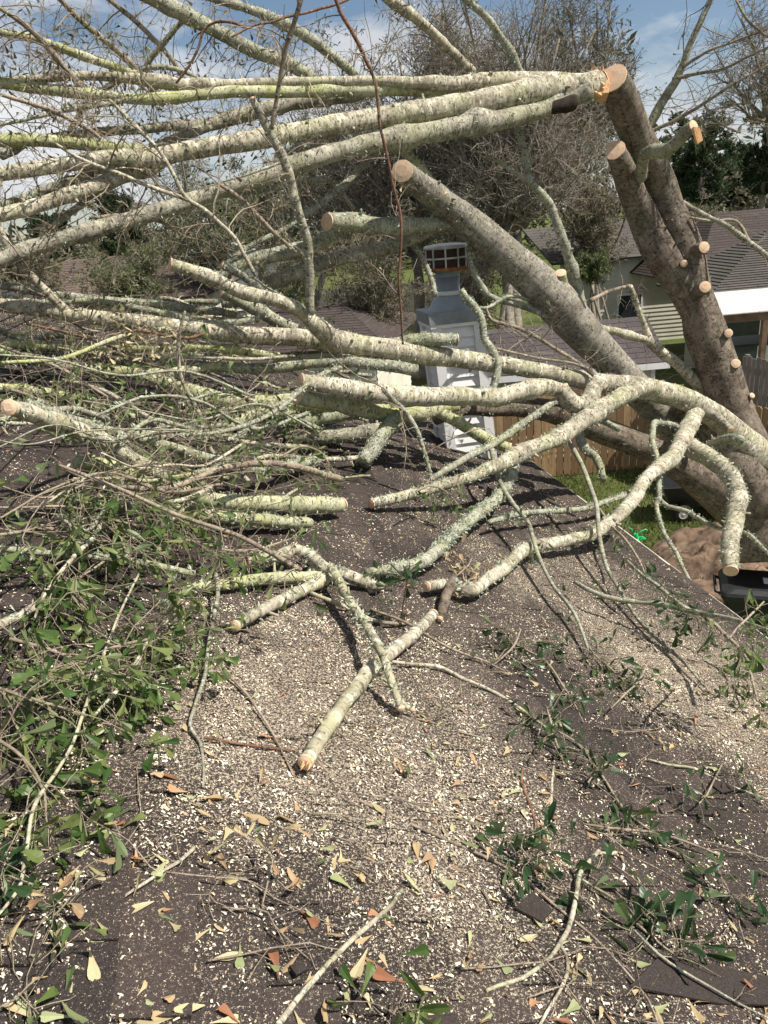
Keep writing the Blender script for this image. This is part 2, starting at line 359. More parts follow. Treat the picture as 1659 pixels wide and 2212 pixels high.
MAT['siding'] = plain('vinyl_white', (.80, .80, .79), (.88, .875, .86), 2.2, .5, .05)
MAT['beige'] = plain('vinyl_beige', (.55, .53, .44), (.66, .63, .53), 1.2, .55, .05)
MAT['metal_grey'] = plain('galvanised_grey', (.20, .22, .235), (.29, .31, .325), 9, .5, .08, .5, .25)
MAT['flue'] = plain('flue_paint', (.23, .265, .285), (.31, .345, .365), 5, .5, .06, .5, .1)
MAT['cap'] = plain('cap_sheet', (.42, .42, .40), (.56, .55, .53), 12, .45, .08, .5, .3)
MAT['rust'] = plain('rust', (.16, .055, .02), (.36, .17, .06), 22, .85, .3)
MAT['screen'] = plain('cap_screen', (.05, .03, .025), (.10, .055, .04), 30, .8, .3)
MAT['sealant'] = plain('sealant', (.66, .65, .62), (.76, .75, .72), 30, .6, .3)
MAT['flash'] = plain('drip_edge', (.46, .40, .34), (.56, .50, .44), 6, .6, .1)
MAT['fence_new'] = None
MAT['black'] = plain('black_plastic', (.012, .013, .014), (.022, .023, .025), 14, .42, .12, .5)
MAT['tyre'] = plain('tyre_rubber', (.012, .012, .012), (.03, .028, .026), 20, .9, .3)
MAT['hub'] = plain('hub_grey', (.45, .44, .40), (.58, .56, .52), 20, .6, .1)
MAT['sticker'] = plain('paper_sticker', (.70, .71, .73), (.80, .80, .82), 60, .6, .02)
MAT['green_plastic'] = plain('green_plastic', (.01, .42, .13), (.02, .50, .17), 20, .35, .05, .5)
MAT['white_metal'] = plain('white_sheet', (.74, .73, .68), (.83, .82, .78), 3, .5, .05)
MAT['post'] = plain('post_wood', (.12, .075, .05), (.20, .13, .085), 6, .85, .3)
MAT['window'] = plain('dark_glass', (.02, .024, .03), (.035, .04, .045), 3, .08, 0., .6)
def board_mat(name, a, b, c):
    m = MT(name, .85, .2); ob = m.co('Object', (7, 7, .8)); r = m.island()
    cc = m.mix(r, a, b); cc = m.mix(m.mul(m.ramp(m.noise(ob, 3, 5, .6), .4, .7), .7), cc, c)
    cc = m.mix(m.mul(m.ramp(m.noise(m.co('Object'), 9, 4), .6, .7), .5), cc, tuple(q*.5 for q in c)); m.col(cc); m.bump(m.noise(m.co('Object', (60, 60, 5)), 2, 3), .4, .01); return m.m
MAT['fence_new'] = board_mat('fence_cedar', (.22, .135, .07), (.47, .31, .17), (.20, .12, .065))
MAT['fence_old'] = board_mat('fence_weathered', (.15, .135, .125), (.22, .20, .185), (.11, .095, .085))
def lawn_mat():
    m = MT('lawn', .95, .1); ob = m.co('Object'); n1 = m.noise(ob, .55, 5, .6); n2 = m.noise(ob, 6, 5, .7)
    c = m.mix(m.ramp(n1, .4, .62), (.085, .125, .03), (.14, .155, .05)); c = m.mix(m.mul(m.ramp(n2, .5, .66), .75), c, (.19, .155, .08)); c = m.mix(m.mul(m.noise(ob, 60, 3), .5), c, (.03, .045, .012)); m.col(c); m.bump(m.noise(ob, 40, 4, .7), .9, .05); return m.m
MAT['lawn'] = lawn_mat()
MAT['grass'] = leafmat('grass_blades', (.06, .11, .02), (.11, .155, .035), (.22, .19, .08), rough=.6, under=.05, spots=.1)
MAT['soil'] = plain('dug_soil', (.07, .045, .03), (.24, .17, .12), 7, .97, .8, .1)
def chip_mat():
    m = MT('sawdust_chips', .85, .2); r = m.island(); rp = m.n('ShaderNodeValToRGB'); e = rp.color_ramp.elements; e[0].color = (.40, .28, .18, 1); e[1].color = (.82, .75, .60, 1); k = e.new(.25); k.color = (.68, .57, .42, 1); m.l(r, rp.inputs[0]); m.col(rp.outputs[0]); return m.m
MAT['chip'] = chip_mat()
MAT['lichen'] = plain('lichen_flakes', (.27, .31, .22), (.50, .54, .42), 60, .95, .2, .1)

# ------------------------------------------------------------------ limbs from the survey table
def limb_path(tab, d0=None):
    """points (x, y, width[, d]); d = distance, or 'r.1' = centre .1 m above the roof. Missing distances are interpolated."""
    n = len(tab); D = np.full(n, np.nan); H = np.full(n, np.nan)
    X = np.array([(p[0], p[1]) for p in tab], float); L = np.concatenate([[0], np.cumsum(np.linalg.norm(np.diff(X, axis=0), axis=1))])
    for i, p in enumerate(tab):
        if len(p) > 3:
            if isinstance(p[3], str): H[i] = float(p[3][1:])
            else: D[i] = p[3]
    g = [i for i in range(n) if len(tab[i]) > 3]
    for a, b in zip(g[:-1], g[1:]):
        if not np.isnan(H[a]) and not np.isnan(H[b]): H[a:b+1] = np.interp(L[a:b+1], [L[a], L[b]], [H[a], H[b]])
    for i in range(n):
        if not np.isnan(H[i]): D[i] = roof_d(X[i, 0], X[i, 1], H[i])
    k = ~np.isnan(D); D = 1/np.interp(L, L[k], 1/D[k])
    P = np.array([at(x, y, d) for (x, y), d in zip(X, D)]); r = np.array([p[2] for p in tab])*D/F/2
    return np.concatenate([P, r[:, None]], 1)
LIMBS = {}; KO = {}
def cut_cap(P, r, T, parent, seed, tilt=.25):
    mb = MB(); T = unit(T); u = unit(np.cross(T, [.1, .3, 1.])); w_ = np.cross(T, u); th = np.linspace(0, 2*np.pi, 20, endpoint=False)
    V = []; A = []
    for f, z in ((1.015, -.004), (1.0, .006), (.5, .012)):
        rr = r*f*(1+.07*vnoise(np.stack([np.cos(th)*1.4, np.sin(th)*1.4, np.full(20, seed*3.7)], 1)))
        V.append(P+T*z+np.cos(th)[:, None]*u*rr[:, None]+np.sin(th)[:, None]*w_*rr[:, None]); A.append(np.stack([np.zeros(20), np.cos(th)*r*f, np.sin(th)*r*f], 1))
    i = np.arange(20); j = (i+1) % 20
    q = np.concatenate([np.stack([b*20+i, b*20+j, (b+1)*20+j, (b+1)*20+i], 1) for b in (0, 1)])
    o = mb.n; mb.add(np.concatenate(V), q, a=np.concatenate(A)); c = mb.n; mb.add((P+T*.012)[None]); mb.t.append(np.stack([np.full(20, c), 40+i, 40+j], 1).astype(np.int32))
    return mb.build('cut_face', CUT, parent)
def lichen_on(path, dens, parent, size=(.009, .026)):
    L = np.linalg.norm(np.diff(path[:, :3], axis=0), axis=1).sum(); rm = path[:, 3].mean(); m = int(L*(rm*6.28+.05)*dens*2600)
    if m < 3: return
    m = min(m, 7000)
    t = rng.uniform(0, 1, m)*(len(path)-1.001); cl = vnoise(np.stack([t*.6, np.full(m, dens*9), np.full(m, L)], 1), 5); keep = cl > rng.uniform(-.7, .5, m); t = t[keep]; m = len(t)
    if m < 3: return
    i = t.astype(int); f = (t-i)[:, None]; p = path[i]*(1-f)+path[i+1]*f; T = unit(path[i+1, :3]-path[i, :3]); n = rand_dirs(m)+np.array([0, 0, .25]); n = unit(n-T*(n*T).sum(1, keepdims=True))
    mb = MB(); leaves(mb, p[:, :3]+n*p[:, 3:]*.95, unit(n*.7+rand_dirs(m)), rand_dirs(m), rng.uniform(size[0], size[1], m)*1.3, True)
    mb.build('lichen', MAT['lichen'], parent)
def limb(name, tab, mat, parent, cuts='', key=None, rough=.07, lich=0., k=None, step=None, twigs=None):
    P = limb_path(tab); rm = P[:, 3].max(); path = spline(P, step or max(.035, rm*.55)); path[:, 3] = np.maximum(path[:, 3], .0015)
    n = len(path)                                           # small natural wander
    if n > 4:
        amp = np.clip(path[:, 3]*.16, 0, .016); q = path[:, :3]*(2.2/max(rm*4, .12))
        wv = np.stack([vnoise(q+s_, 3) for s_ in (0., 11.3, 27.1)], 1); path[:, :3] += wv*amp[:, None]
    kk = k or (22 if rm > .14 else 14 if rm > .05 else 9 if rm > .018 else 6)
    L_ = np.concatenate([[0], np.cumsum(np.linalg.norm(np.diff(path[:, :3], axis=0), axis=1))])
    if rm > .012:
        for _ in range(int(L_[-1]/.35)+1): c_ = rng.uniform(.1, .95)*L_[-1]; path[:, 3] *= 1+rng.uniform(.01, .035 if rm > .1 else .2)*np.exp(-((L_-c_)/(rm*rng.uniform(.7, 1.6)))**2)
    mb = MB(); seed = int(rng.integers(1, 9999)); T = tube(mb, path[:, :3], path[:, 3], kk, rough, True, seed)
    if rm > .012 and n > 6:                                  # snapped spurs where side shoots broke off
        for _ in range(int(L_[-1]/.28)):
            c_ = int(rng.integers(2, n-2)); d_ = rand_dirs(1)[0]; d_ = unit(d_-T[c_]*(d_@T[c_])*.6); r_ = path[c_, 3]; s_ = min(r_*rng.uniform(.14, .3), .014); l_ = r_+rng.uniform(.01, .05); b_ = path[c_, :3]
            tube(mb, [b_+d_*r_*.7, b_+d_*(r_+.25*(l_-r_)), b_+d_*l_+T[c_]*rng.uniform(-.01, .01)], [s_*1.5, s_, s_*.7], 6, .1, True, seed)
    o = mb.build(name, BARK[mat], parent, True)
    if 'a' in cuts: cut_cap(path[0, :3]-T[0]*path[0, 3]*.1, path[0, 3], -T[0], o, seed)
    if 'b' in cuts: cut_cap(path[-1, :3]+T[-1]*path[-1, 3]*.1, path[-1, 3], T[-1], o, seed)
    if lich: lichen_on(path, lich, o)
    if twigs: twig_set(path, o, **twigs)
    if key: LIMBS[key] = path; KO[key] = o
    return o
def resamp(path, n=12):
    i = np.linspace(0, len(path)-1.001, n); j = i.astype(int); f = (i-j)[:, None]; return path[j]*(1-f)+path[np.minimum(j+1, len(path)-1)]*f
def twig_set(path, parent, n1=10, len1=(.3, .8), n2=3, len2=(.1, .35), n3=0, len3=(.05, .14), bias=(0, 0, 0), grav=.05, r1=.005, leaf=None, per=0, lsize=(.05, .085), t0=.1, t1=1., mat='twig', floor=True, share=1., droop=.25, spread=.9):
    P0 = resamp(path)[None]; Pp, rp = P0[..., :3], P0[..., 3]
    A, ra = sprout(Pp, rp, n1, len1, spread, bias, t0, t1, 7, .2, .5, .35, grav); ra = np.minimum(ra, r1*np.linspace(1, .4, 7)[None]*rng.uniform(.6, 1.2, (n1, 1)))
    B, rb = sprout(A, ra, n1*n2, len2, .9, (0, 0, 0), .15, 1., 5, .22, .65, .4, grav)
    G = [(A, ra, 5), (B, rb, 4)]; tips = [A, B]
    if n3: C, rc = sprout(B, rb, n1*n2*n3, len3, .9, (0, 0, 0), .1, 1., 4, .2, .7, .4, grav); G.append((C, rc, 3)); tips = [B, C]
    mb = MB()
    for P, r, k in G:
        if floor: lift(P)
        tubes(mb, P, np.maximum(r, .0011), k)
    mb.build('twigs', BARK[mat], parent, True)
    if per:
        lb = MB()
        for P in tips:
            if share < 1: P = P[rng.uniform(size=len(P)) < share]
            leaf_tips(lb, P, per, lsize, droop)
        if lb.n: lb.build('leaves', LF[leaf], parent)
def lift(P, h=.012):                                        # nothing passes down through the shingles
    s_ = P@SV; z = RZ-TP*s_+h; e_ = P@EV; inside = (s_ < 3.05) & (e_ < 10.4); low = inside & (P[..., 2] < z); P[..., 2] = np.where(low, z, P[..., 2])

# ------------------------------------------------------------------ ground, lawn, soil
mb = MB(); mb.add([(-400, -60, 0), (400, -60, 0), (400, 700, 0), (-400, 700, 0)], [(0, 1, 2, 3)])
tag(mb.build('ground', MAT['lawn']), kind='structure')
G0 = on_ground(1330, 1090)
mb = MB(); m = 42000
gp = np.stack([rng.uniform(2.0, 9.5, m), rng.uniform(7, 15.2, m), np.zeros(m)], 1)
kp = vnoise(gp*1.1, 3) > rng.uniform(-1.1, .5, m); gp = gp[kp]; m = len(gp)
leaves(mb, gp, unit(rand_dirs(m)*.55+np.array([0, 0, 1.])), rand_dirs(m), rng.uniform(.04, .11, m), True)
tag(mb.build('grass', MAT['grass']), kind='stuff')
# torn up soil and roots by the stump
SOIL = on_ground(1660, 1215)
n = 60; gx, gy = np.meshgrid(np.linspace(-2.0, 2.4, n), np.linspace(-1.9, 2.3, n)); rr = np.hypot(gx*.9, gy)
q3 = np.stack([gx.ravel(), gy.ravel(), np.zeros(n*n)], 1)
hz = np.clip(1-rr/1.6, 0, 1).ravel()**.7*(.55+.32*vnoise(q3*2.1, 1)+.20*vnoise(q3*5.2, 2)+.12*vnoise(q3*12, 4))-.03
V = q3+np.array([SOIL[0], SOIL[1], 0]); V[:, 2] = hz
idx = np.arange(n*n).reshape(n, n); Q = np.stack([idx[:-1, :-1], idx[:-1, 1:], idx[1:, 1:], idx[1:, :-1]], -1).reshape(-1, 4)
mb = MB(); mb.add(V, Q); tag(mb.build('soil', MAT['soil'], smooth=True), kind='structure')

# ------------------------------------------------------------------ the house we stand on: roof, eave, wall, chimney
S0, S1, E0, E1 = -4.6, 3.1, -2.2, 10.6
house = thing('house', 'house whose brown shingled roof lies under the fallen limbs, white chimney near its eave', 'house', roof(S1, 4)*np.array([1, 1, 0]))
COVP = [(700, 1500, .8, 1.0), (620, 1420, .5, .8), (560, 1560, .6, .7), (900, 1290, .3, .7), (1000, 1180, .5, .8), (1150, 1235, .45, 1.0), (1290, 1240, .45, 1.0), (1380, 1440, .7, 1.3), (1480, 1500, .6, 1.4), (1600, 1560, .6, 1.4), (1500, 1400, .6, 1.0),
        (1250, 1330, .5, .8), (1560, 1440, .5, .8), (820, 1620, .6, .7), (980, 1780, .35, .55), (800, 1720, .4, .6), (1080, 1680, .35, .6), (450, 1650, .4, .6), (1180, 1650, .3, .2), (300, 1750, .35, .25), (200, 2050, .4, .1), (700, 2000, .5, .25), (1000, 2080, .35, .4),
        (1400, 2000, .4, .2), (330, 1380, .3, .45), (1080, 1230, .3, .9), (900, 1130, .4, .35), (1200, 1080, .4, .4), (300, 900, 1.6, -.9), (600, 950, 1.0, -.8), (250, 1100, .8, -.6), (750, 1050, .5, -.6), (100, 1250, .6, -.4), (1160, 1440, .3, -.3), (1230, 1530, .3, -.35), (1120, 1330, .25, -.2), (1350, 1800, .3, -.1), (1620, 2100, .3, -.3), (100, 1940, .3, -.1), (1480, 1880, .3, -.05)]
COVP = [(np.array(se(on_roof(x, y))), r, a) for x, y, r, a in COVP]
def cover(s, e):
    c = np.full(np.shape(s), .46); num = 0; den = .4
    for (a, b), r, v in COVP:
        g = np.exp(-(((s-a)/(r*.8))**2+((e-b)/(r*1.2))**2)); c = c+g*v*(.20 if v > 0 else .42)
    p = np.stack([s*2.6, e*1.5, 0*s], -1).reshape(-1, 3); nn = (vnoise(p, 7)+.6*vnoise(p*2.7, 8)+.5*vnoise(p*6, 9)).reshape(np.shape(s))
    return np.clip(c+.20*nn, 0, 1.1)
mb = MB(); TH = .02
cs = [(S0, E0), (S1, E0), (S1, E1), (S0, E1)]
lo = [roof(a, b, -.10) for a, b in cs]; hi = [roof(a, b, -.006) for a, b in cs]; mb.hexa(lo+hi)
lo = [roof(2*S0-a, b)*1 for a, b in cs]                     # far slope behind the ridge
far = []
for a, b in cs:
    p = roof(a, b, 0); p = p.copy(); ds = a-S0; q = SV*(S0-ds)+EV*b+np.array([0, 0, RZ-TP*S0-TP*ds]); far.append(q)
mb.hexa([far[1]-[0, 0, .12], far[0]-[0, 0, .12], far[3]-[0, 0, .12], far[2]-[0, 0, .12], far[1], far[0]-[0, 0, .02], far[3]-[0, 0, .02], far[2]])
roof_o = mb.build('roof', MAT['deck'], house)
mb = MB(); ex = .142; ci = 0; s = S1+.012
while s > S0+.1:
    off = (ci*.31+rng.uniform(0, .12)) % .6; e = E0-off; 
    while e < E1:
        wd = rng.choice([.165, .21, .26, .32, .38]); a, b = max(e+.003, E0), min(e+wd-.003, E1)
        if b > a+.03:
            hb = .014+rng.uniform(0, .010); ht = .001; jit = rng.uniform(-.004, .004); s1, s0 = s+jit, s-ex-.012
            u8 = [roof(s0, a, -.004), roof(s1, a, -.004), roof(s1, b, -.004), roof(s0, b, -.004), roof(s0, a, ht), roof(s1, a, hb), roof(s1, b, hb), roof(s0, b, ht)]
            cv = cover(np.array([s0, s1, s1, s0]*2), np.array([a, a, b, b]*2)); 
            o = mb.n; mb.add(u8, [(4, 5, 6, 7), (0, 1, 5, 4), (1, 2, 6, 5), (2, 3, 7, 6)], a=np.stack([cv, cv*0, cv*0], 1))
        e += wd
    s -= ex; ci += 1
mb.build('shingles', MAT['shingle'], roof_o)
mb = MB()                                                    # drip edge and gutterless fascia along the eave, far rake board
mb.hexa([roof(S1-.0, E0, -.16), roof(S1+.035, E0, -.16), roof(S1+.035, E1, -.16), roof(S1, E1, -.16), roof(S1, E0, .013), roof(S1+.035, E0, .013), roof(S1+.035, E1, .013), roof(S1, E1, .013)])
mb.build('drip_edge', MAT['flash'], roof_o)
mb = MB(); mb.hexa([roof(S0, E1+.002, -.2), roof(S1, E1+.002, -.2), roof(S1, E1+.03, -.2), roof(S0, E1+.03, -.2), roof(S0, E1+.002, .01), roof(S1, E1+.002, .01), roof(S1, E1+.03, .01), roof(S0, E1+.03, .01)])
mb.build('rake_board', MAT['flash'], roof_o)
mb = MB(); zt = RZ-TP*2.75-.14                               # house body under the eaves
def sq(s_, e_, z): p = SV*s_+EV*e_; return np.array([p[0], p[1], z])
WL = -2*4.6*1-2.75*1+0
mb.hexa([sq(2*S0-2.75, E0+.3, 0), sq(2.75, E0+.3, 0), sq(2.75, E1-.3, 0), sq(2*S0-2.75, E1-.3, 0), sq(2*S0-2.75, E0+.3, zt), sq(2.75, E0+.3, zt), sq(2.75, E1-.3, zt), sq(2*S0-2.75, E1-.3, zt)])
mb.build('wall', MAT['beige'], house)
mb = MB()
for e_ in (E0+.3, E1-.3):                                    # gable triangles as thin prisms
    a, b, c = sq(2*S0-2.75, e_, zt), sq(2.75, e_, zt), sq(S0, e_, RZ-TP*S0-.16); d = EV*.04
    mb.add([a, b, c, a+d, b+d, c+d], [(0, 1, 4, 3), (1, 2, 5, 4), (2, 0, 3, 5)], [(0, 2, 1), (3, 4, 5)])
mb.build('gable', MAT['beige'], house)

# chimney: clad chase, sheet cap, flue, screened round cowl
CN = on_roof(974, 972); cs0, ce0 = se(CN); CW, CD = .44, .44
lean = -SV*.075                                             # knocked a little out of plumb
def ch(u, v, z): return sq(cs0+u*CW, ce0+v*CD, z)+lean*(z-CN[2])
zb = RZ-TP*cs0; ZT = EYE[2]-1.03
def chase(mbx, u0, u1, v0, v1, z0, z1): mbx.hexa([ch(u0, v0, z0), ch(u1, v0, z0), ch(u1, v1, z0), ch(u0, v1, z0), ch(u0, v0, z1), ch(u1, v0, z1), ch(u1, v1, z1), ch(u0, v1, z1)])
mb = MB(); chase(mb, 0, 1, 0, 1, zb-.6, ZT); chimney = mb.build('chimney', MAT['siding'], house)
mb = MB(); z = zb-.55
while z < ZT-.03:                                            # lapped courses: each board leans out at its foot
    z1 = min(z+.102, ZT); o1, o0 = .030, .008
    for (u0, v0, u1, v1, nx) in ((0, 0, 1, 0, -EV), (0, 1, 0, 0, -SV), (1, 0, 1, 1, SV)):
        a, b = ch(u0, v0, z), ch(u1, v1, z); c, d = ch(u1, v1, z1), ch(u0, v0, z1)
        mb.add([a+nx*.001, b+nx*.001, c+nx*.001, d+nx*.001, a+nx*o1, b+nx*o1, c+nx*o0, d+nx*o0], [(4, 5, 6, 7), (0, 1, 5, 4), (0, 4, 7, 3), (1, 2, 6, 5)])
    z = z1
mb.build('siding', MAT['siding'], chimney)
mb = MB()
for u, v in ((0, 0), (1, 0), (0, 1), (1, 1)):
    c = ch(u, v, 0); ax = [SV, EV, np.array([0, 0, 1.])]; q0, q1 = ch(u, v, zb-.6), ch(u, v, ZT-.004); d_ = [-SV*.05-EV*.05, SV*.05-EV*.05, SV*.05+EV*.05, -SV*.05+EV*.05]; mb.hexa([q0+k_ for k_ in d_]+[q1+k_ for k_ in d_])
mb.build('corner_post', MAT['siding'], chimney)
mb = MB(); e_ = .05
def chb(mbx, o_, z0, z1, rise=0):
    mbx.hexa([ch(0, 0, z0)+(-SV-EV)*o_, ch(1, 0, z0)+(SV-EV)*o_, ch(1, 1, z0)+(SV+EV)*o_, ch(0, 1, z0)+(-SV+EV)*o_, ch(0, 0, z1)+(-SV-EV)*o_, ch(1, 0, z1)+(SV-EV)*o_, ch(1, 1, z1)+(SV+EV)*o_, ch(0, 1, z1)+(-SV+EV)*o_])
chb(mb, .068, ZT, ZT+.115); capo = mb.build('chase_cover', MAT['metal_grey'], chimney)
mb = MB(); chb(mb, .06, ZT-.035, ZT-.001); mb.build('trim_board', MAT['siding'], chimney)
fc = ch(.50, .5, ZT+.115)
mb = MB(); mb.lathe([(.215, 0), (.205, .015), (.17, .075), (.145, .12), (.130, .15)], fc, k=36, caps=False); mb.build('flashing_cone', MAT['flue'], chimney, True)
mb = MB(); mb.lathe([(.128, .10), (.128, .37)], fc, k=36); fl = mb.build('flue', MAT['flue'], chimney, True)
mb = MB(); mb.lathe([(.142, .145), (.150, .153), (.133, .18), (.129, .185)], fc, k=36, caps=False); mb.build('storm_collar', MAT['sealant'], chimney, True)
mb = MB(); mb.lathe([(.134, .32), (.134, .35), (.16, .375), (.19, .39)], fc, k=36); mb.build('cowl_neck', MAT['flue'], chimney, True)
mb = MB(); mb.lathe([(.17, .40), (.17, .61)], fc, k=36); cowl = mb.build('cowl_core', MAT['screen'], chimney, True)
mb = MB()
for k in range(84):                                          # vertical louvre rods, three bands of frame
    a = k/84*2*math.pi; p = fc+np.array([math.cos(a)*.198, math.sin(a)*.198, .505]); mb.box(p, (.006, .010, .19), [[math.cos(a), math.sin(a), 0], [-math.sin(a), math.cos(a), 0], [0, 0, 1]])
mb.build('louvre', MAT['screen'], chimney)
mb = MB()
for k in range(10):
    a = (k+.3)/10*2*math.pi; p = fc+np.array([math.cos(a)*.208, math.sin(a)*.208, .505]); mb.box(p, (.008, .016, .20), [[math.cos(a), math.sin(a), 0], [-math.sin(a), math.cos(a), 0], [0, 0, 1]])
mb.lathe([(.202, .497), (.212, .497), (.212, .514), (.202, .514)], fc, k=36, caps=False)
mb.build('cowl_frame', MAT['cap'], chimney)
mb = MB(); mb.lathe([(.20, .38), (.222, .382), (.222, .412), (.20, .418)], fc, k=36, caps=False); mb.build('cowl_rim', MAT['rust'], chimney, True)
mb = MB(); mb.lathe([(.20, .592), (.220, .595), (.222, .618), (.205, .630), (.10, .642), (.02, .645)], fc, k=36); mb.build('cowl_lid', MAT['cap'], chimney, True)
# flashing at the foot of the chimney
mb = MB()
for du, dv, wd, dp in ((-.09, .5, .10, CD), (.5, -.12, CW, .12)):
    s_, e2 = cs0+du*CW*0+(-.06 if du < 0 else CW/2), ce0+(CD/2 if du < 0 else -.05)
    mb.box(roof(s_, e2, .022), ((.12, dp+.1, .006) if du < 0 else (CW+.1, .12, .006)), [SV*math.cos(R(22))-np.array([0, 0, math.sin(R(22))]), EV, NR])
mb.build('flashing', MAT['deck'], chimney)

# ------------------------------------------------------------------ fences, shed, neighbours
def picket_fence(name, label, p0, p1, h, mat, group=None, pw=.14, gap=.014, dog=True, rails=True):
    p0, p1 = np.asarray(p0, float), np.asarray(p1, float); p0[2] = p1[2] = 0; d = unit(p1-p0); L = np.linalg.norm(p1-p0); nrm = np.array([-d[1], d[0], 0]); f = thing(name, label, 'fence', p0, group)
    mb = MB(); n = int(L/(pw+gap))
    for i in range(n):
        c = p0+d*((i+.5)*(pw+gap)); hh = h+rng.uniform(-.025, .025); j = nrm*rng.uniform(-.006, .006); a, b = c-d*pw/2+j, c+d*pw/2+j; t = nrm*.016; tilt = d*rng.uniform(-.008, .008)
        Z = lambda z: np.array([0, 0, z]); k = .035 if dog else 0
        pts = [a+Z(.02), b+Z(.02), b+tilt+Z(hh-k), b-d*k+tilt+Z(hh), a+d*k+tilt+Z(hh), a+tilt+Z(hh-k)]
        v = [p-t/2 for p in pts]+[p+t/2 for p in pts]
        mb.add(v, [(0, 1, 2, 5), (5, 2, 3, 4), (7, 6, 11, 8), (8, 11, 10, 9)]+[(q, q+6, (q+1) % 6+6, (q+1) % 6) for q in range(6)])
    mb.build('pickets', mat, f)
    mr = MB()
    for z in (.35, h*.55, h-.25): mr.box((p0+p1)/2+nrm*.035+np.array([0, 0, z]), (L, .035, .085), [d, nrm, [0, 0, 1]])
    if rails: mr.build('rail', mat, f)
    mp_ = MB()
    for t in np.linspace(.01, .99, max(2, int(L/2.4)+1)): mp_.box(p0+d*L*t+nrm*.10+np.array([0, 0, h/2]), (.09, .09, h+.02), [d, nrm, [0, 0, 1]])
    mp_.build('posts', mat, f)
    return f
FY = on_ground(1372, 1014)[1]
fa = on_ground(1040, 1046); fb = on_ground(1372, 1014)
dd = unit(fb-fa); fa = fa-dd*3.2; fb = at_y(1414, 812, FY); fb[2] = 0
picket_fence('wooden_fence', 'warm brown cedar picket fence across the lawn, behind the fallen trunk and chimney', fa, fb, 1.83, MAT['fence_new'])
fc2 = at_y(1640, 893, FY-2.6); fc2[2] = 0
picket_fence('wooden_fence', 'short brown cedar fence run coming toward the stump, right of the leaning trunk', fb+dd*.05, fc2+unit(fc2-fb)*2.0, 1.83, MAT['fence_new'])
def lap_wall(mb, a, b, z0, z1, ex=.12):
    a = np.asarray(a, float); b = np.asarray(b, float); d = unit(b-a); nx = np.array([d[1], -d[0], 0]); z = z0
    while z < z1-.01:
        t = min(z+ex, z1); Z = lambda p, q: np.array([p[0], p[1], q]); o1, o0 = nx*.028, nx*.004
        mb.add([Z(a, z)+o1, Z(b, z)+o1, Z(b, t)+o0, Z(a, t)+o0, Z(a, z), Z(b, z)], [(0, 1, 2, 3), (4, 5, 1, 0)]); z = t
def roof_slope(mb, p00, p10, p11, p01, ex=.2, wd=.9, th=.012):
    """shingled slope: p00-p10 eave, p01-p11 ridge; staggered tabs with real butts"""
    p00, p10, p11, p01 = [np.asarray(q, float) for q in (p00, p10, p11, p01)]; H = np.linalg.norm(p01-p00); n = max(3, int(H/ex)); nr = unit(np.cross(p10-p00, p01-p00)); nr = nr*np.sign(nr[2])
    mb.add([p00-nr*.06, p10-nr*.06, p11-nr*.06, p01-nr*.06, p00, p10, p11, p01], [(3, 2, 1, 0), (4, 5, 6, 7), (0, 1, 5, 4), (1, 2, 6, 5), (2, 3, 7, 6), (3, 0, 4, 7)])
    for i in range(n):
        t0, t1 = i/n, min(1, (i+1.1)/n); a0, b0 = p00+(p01-p00)*t0, p10+(p11-p10)*t0; a1, b1 = p00+(p01-p00)*t1, p10+(p11-p10)*t1; Wd = np.linalg.norm(b0-a0); m = max(1, int(Wd/wd)); f0 = rng.uniform(0, 1)
        cuts = np.concatenate([[0], (np.arange(m)+f0)/m, [1]])
        for u, v in zip(cuts[:-1], cuts[1:]):
            if v-u < .002: continue
            v -= .01/Wd; q = [a0+(b0-a0)*u, a0+(b0-a0)*v, a1+(b1-a1)*v, a1+(b1-a1)*u]
            top = [q[0]+nr*th, q[1]+nr*th, q[2]+nr*.003, q[3]+nr*.003]
            mb.add(top+[q[0], q[1], q[2], q[3]], [(0, 1, 2, 3), (4, 5, 1, 0), (5, 6, 2, 1), (7, 4, 0, 3)])
def flat(p): p = np.asarray(p, float).copy(); p[2] = 0; return p
b0, b1 = on_ground(690, 690), on_ground(1010, 665); picket_fence('wooden_fence', 'dark old fence glimpsed behind the chimney and brown thicket', b0, b1, 1.7, MAT['fence_old'], dog=False)
# shed behind the fence
SY = 17.2
r0, r1 = at_y(1020, 712, SY), at_y(1372, 688, SY); zr = (r0[2]+r1[2])/2; r0[2] = r1[2] = zr
e1 = at_y(1421, 783, SY-1.5); ze = e1[2]; e0 = np.array([r0[0], SY-1.5, ze]); e1 = np.array([r1[0]+.25, SY-1.5, ze]); r1b = r1+[.25, 0, 0]
shed = thing('shed', 'garden shed with brown shingled gable roof behind the wooden fence', 'shed', flat((r0+r1)/2))
mb = MB(); roof_slope(mb, e0, e1, r1b, r0, .17, .7); b0, b1 = e0+[0, 3, 0], e1+[0, 3, 0]; roof_slope(mb, b1, b0, r0, r1b, .17, .7); so_ = mb.build('roof', MAT['shingle_shed'], shed)
mb = MB(); lap_wall(mb, (e0[0]+.15, SY-1.25, 0), (e1[0]-.28, SY-1.25, 0), 0, ze+.06); lap_wall(mb, (e1[0]-.28, SY-1.25, 0), (e1[0]-.28, SY+1.25, 0), 0, ze+.06)
a, b, c = np.array([e1[0]-.28, SY-1.25, ze+.05]), np.array([e1[0]-.28, SY+1.25, ze+.05]), np.array([e1[0]-.28, SY, zr-.1]); d = np.array([-.06, 0, 0]); mb.add([a, b, c, a+d, b+d, c+d], None, [(0, 1, 2), (3, 5, 4)])
mb.build('wall', MAT['beige'], shed)
mb = MB(); mb.box(((e0[0]+e1[0])/2, SY-1.5+.01, ze-.075), (e1[0]-e0[0], .03, .13)); mb.build('fascia', MAT['siding'], shed)
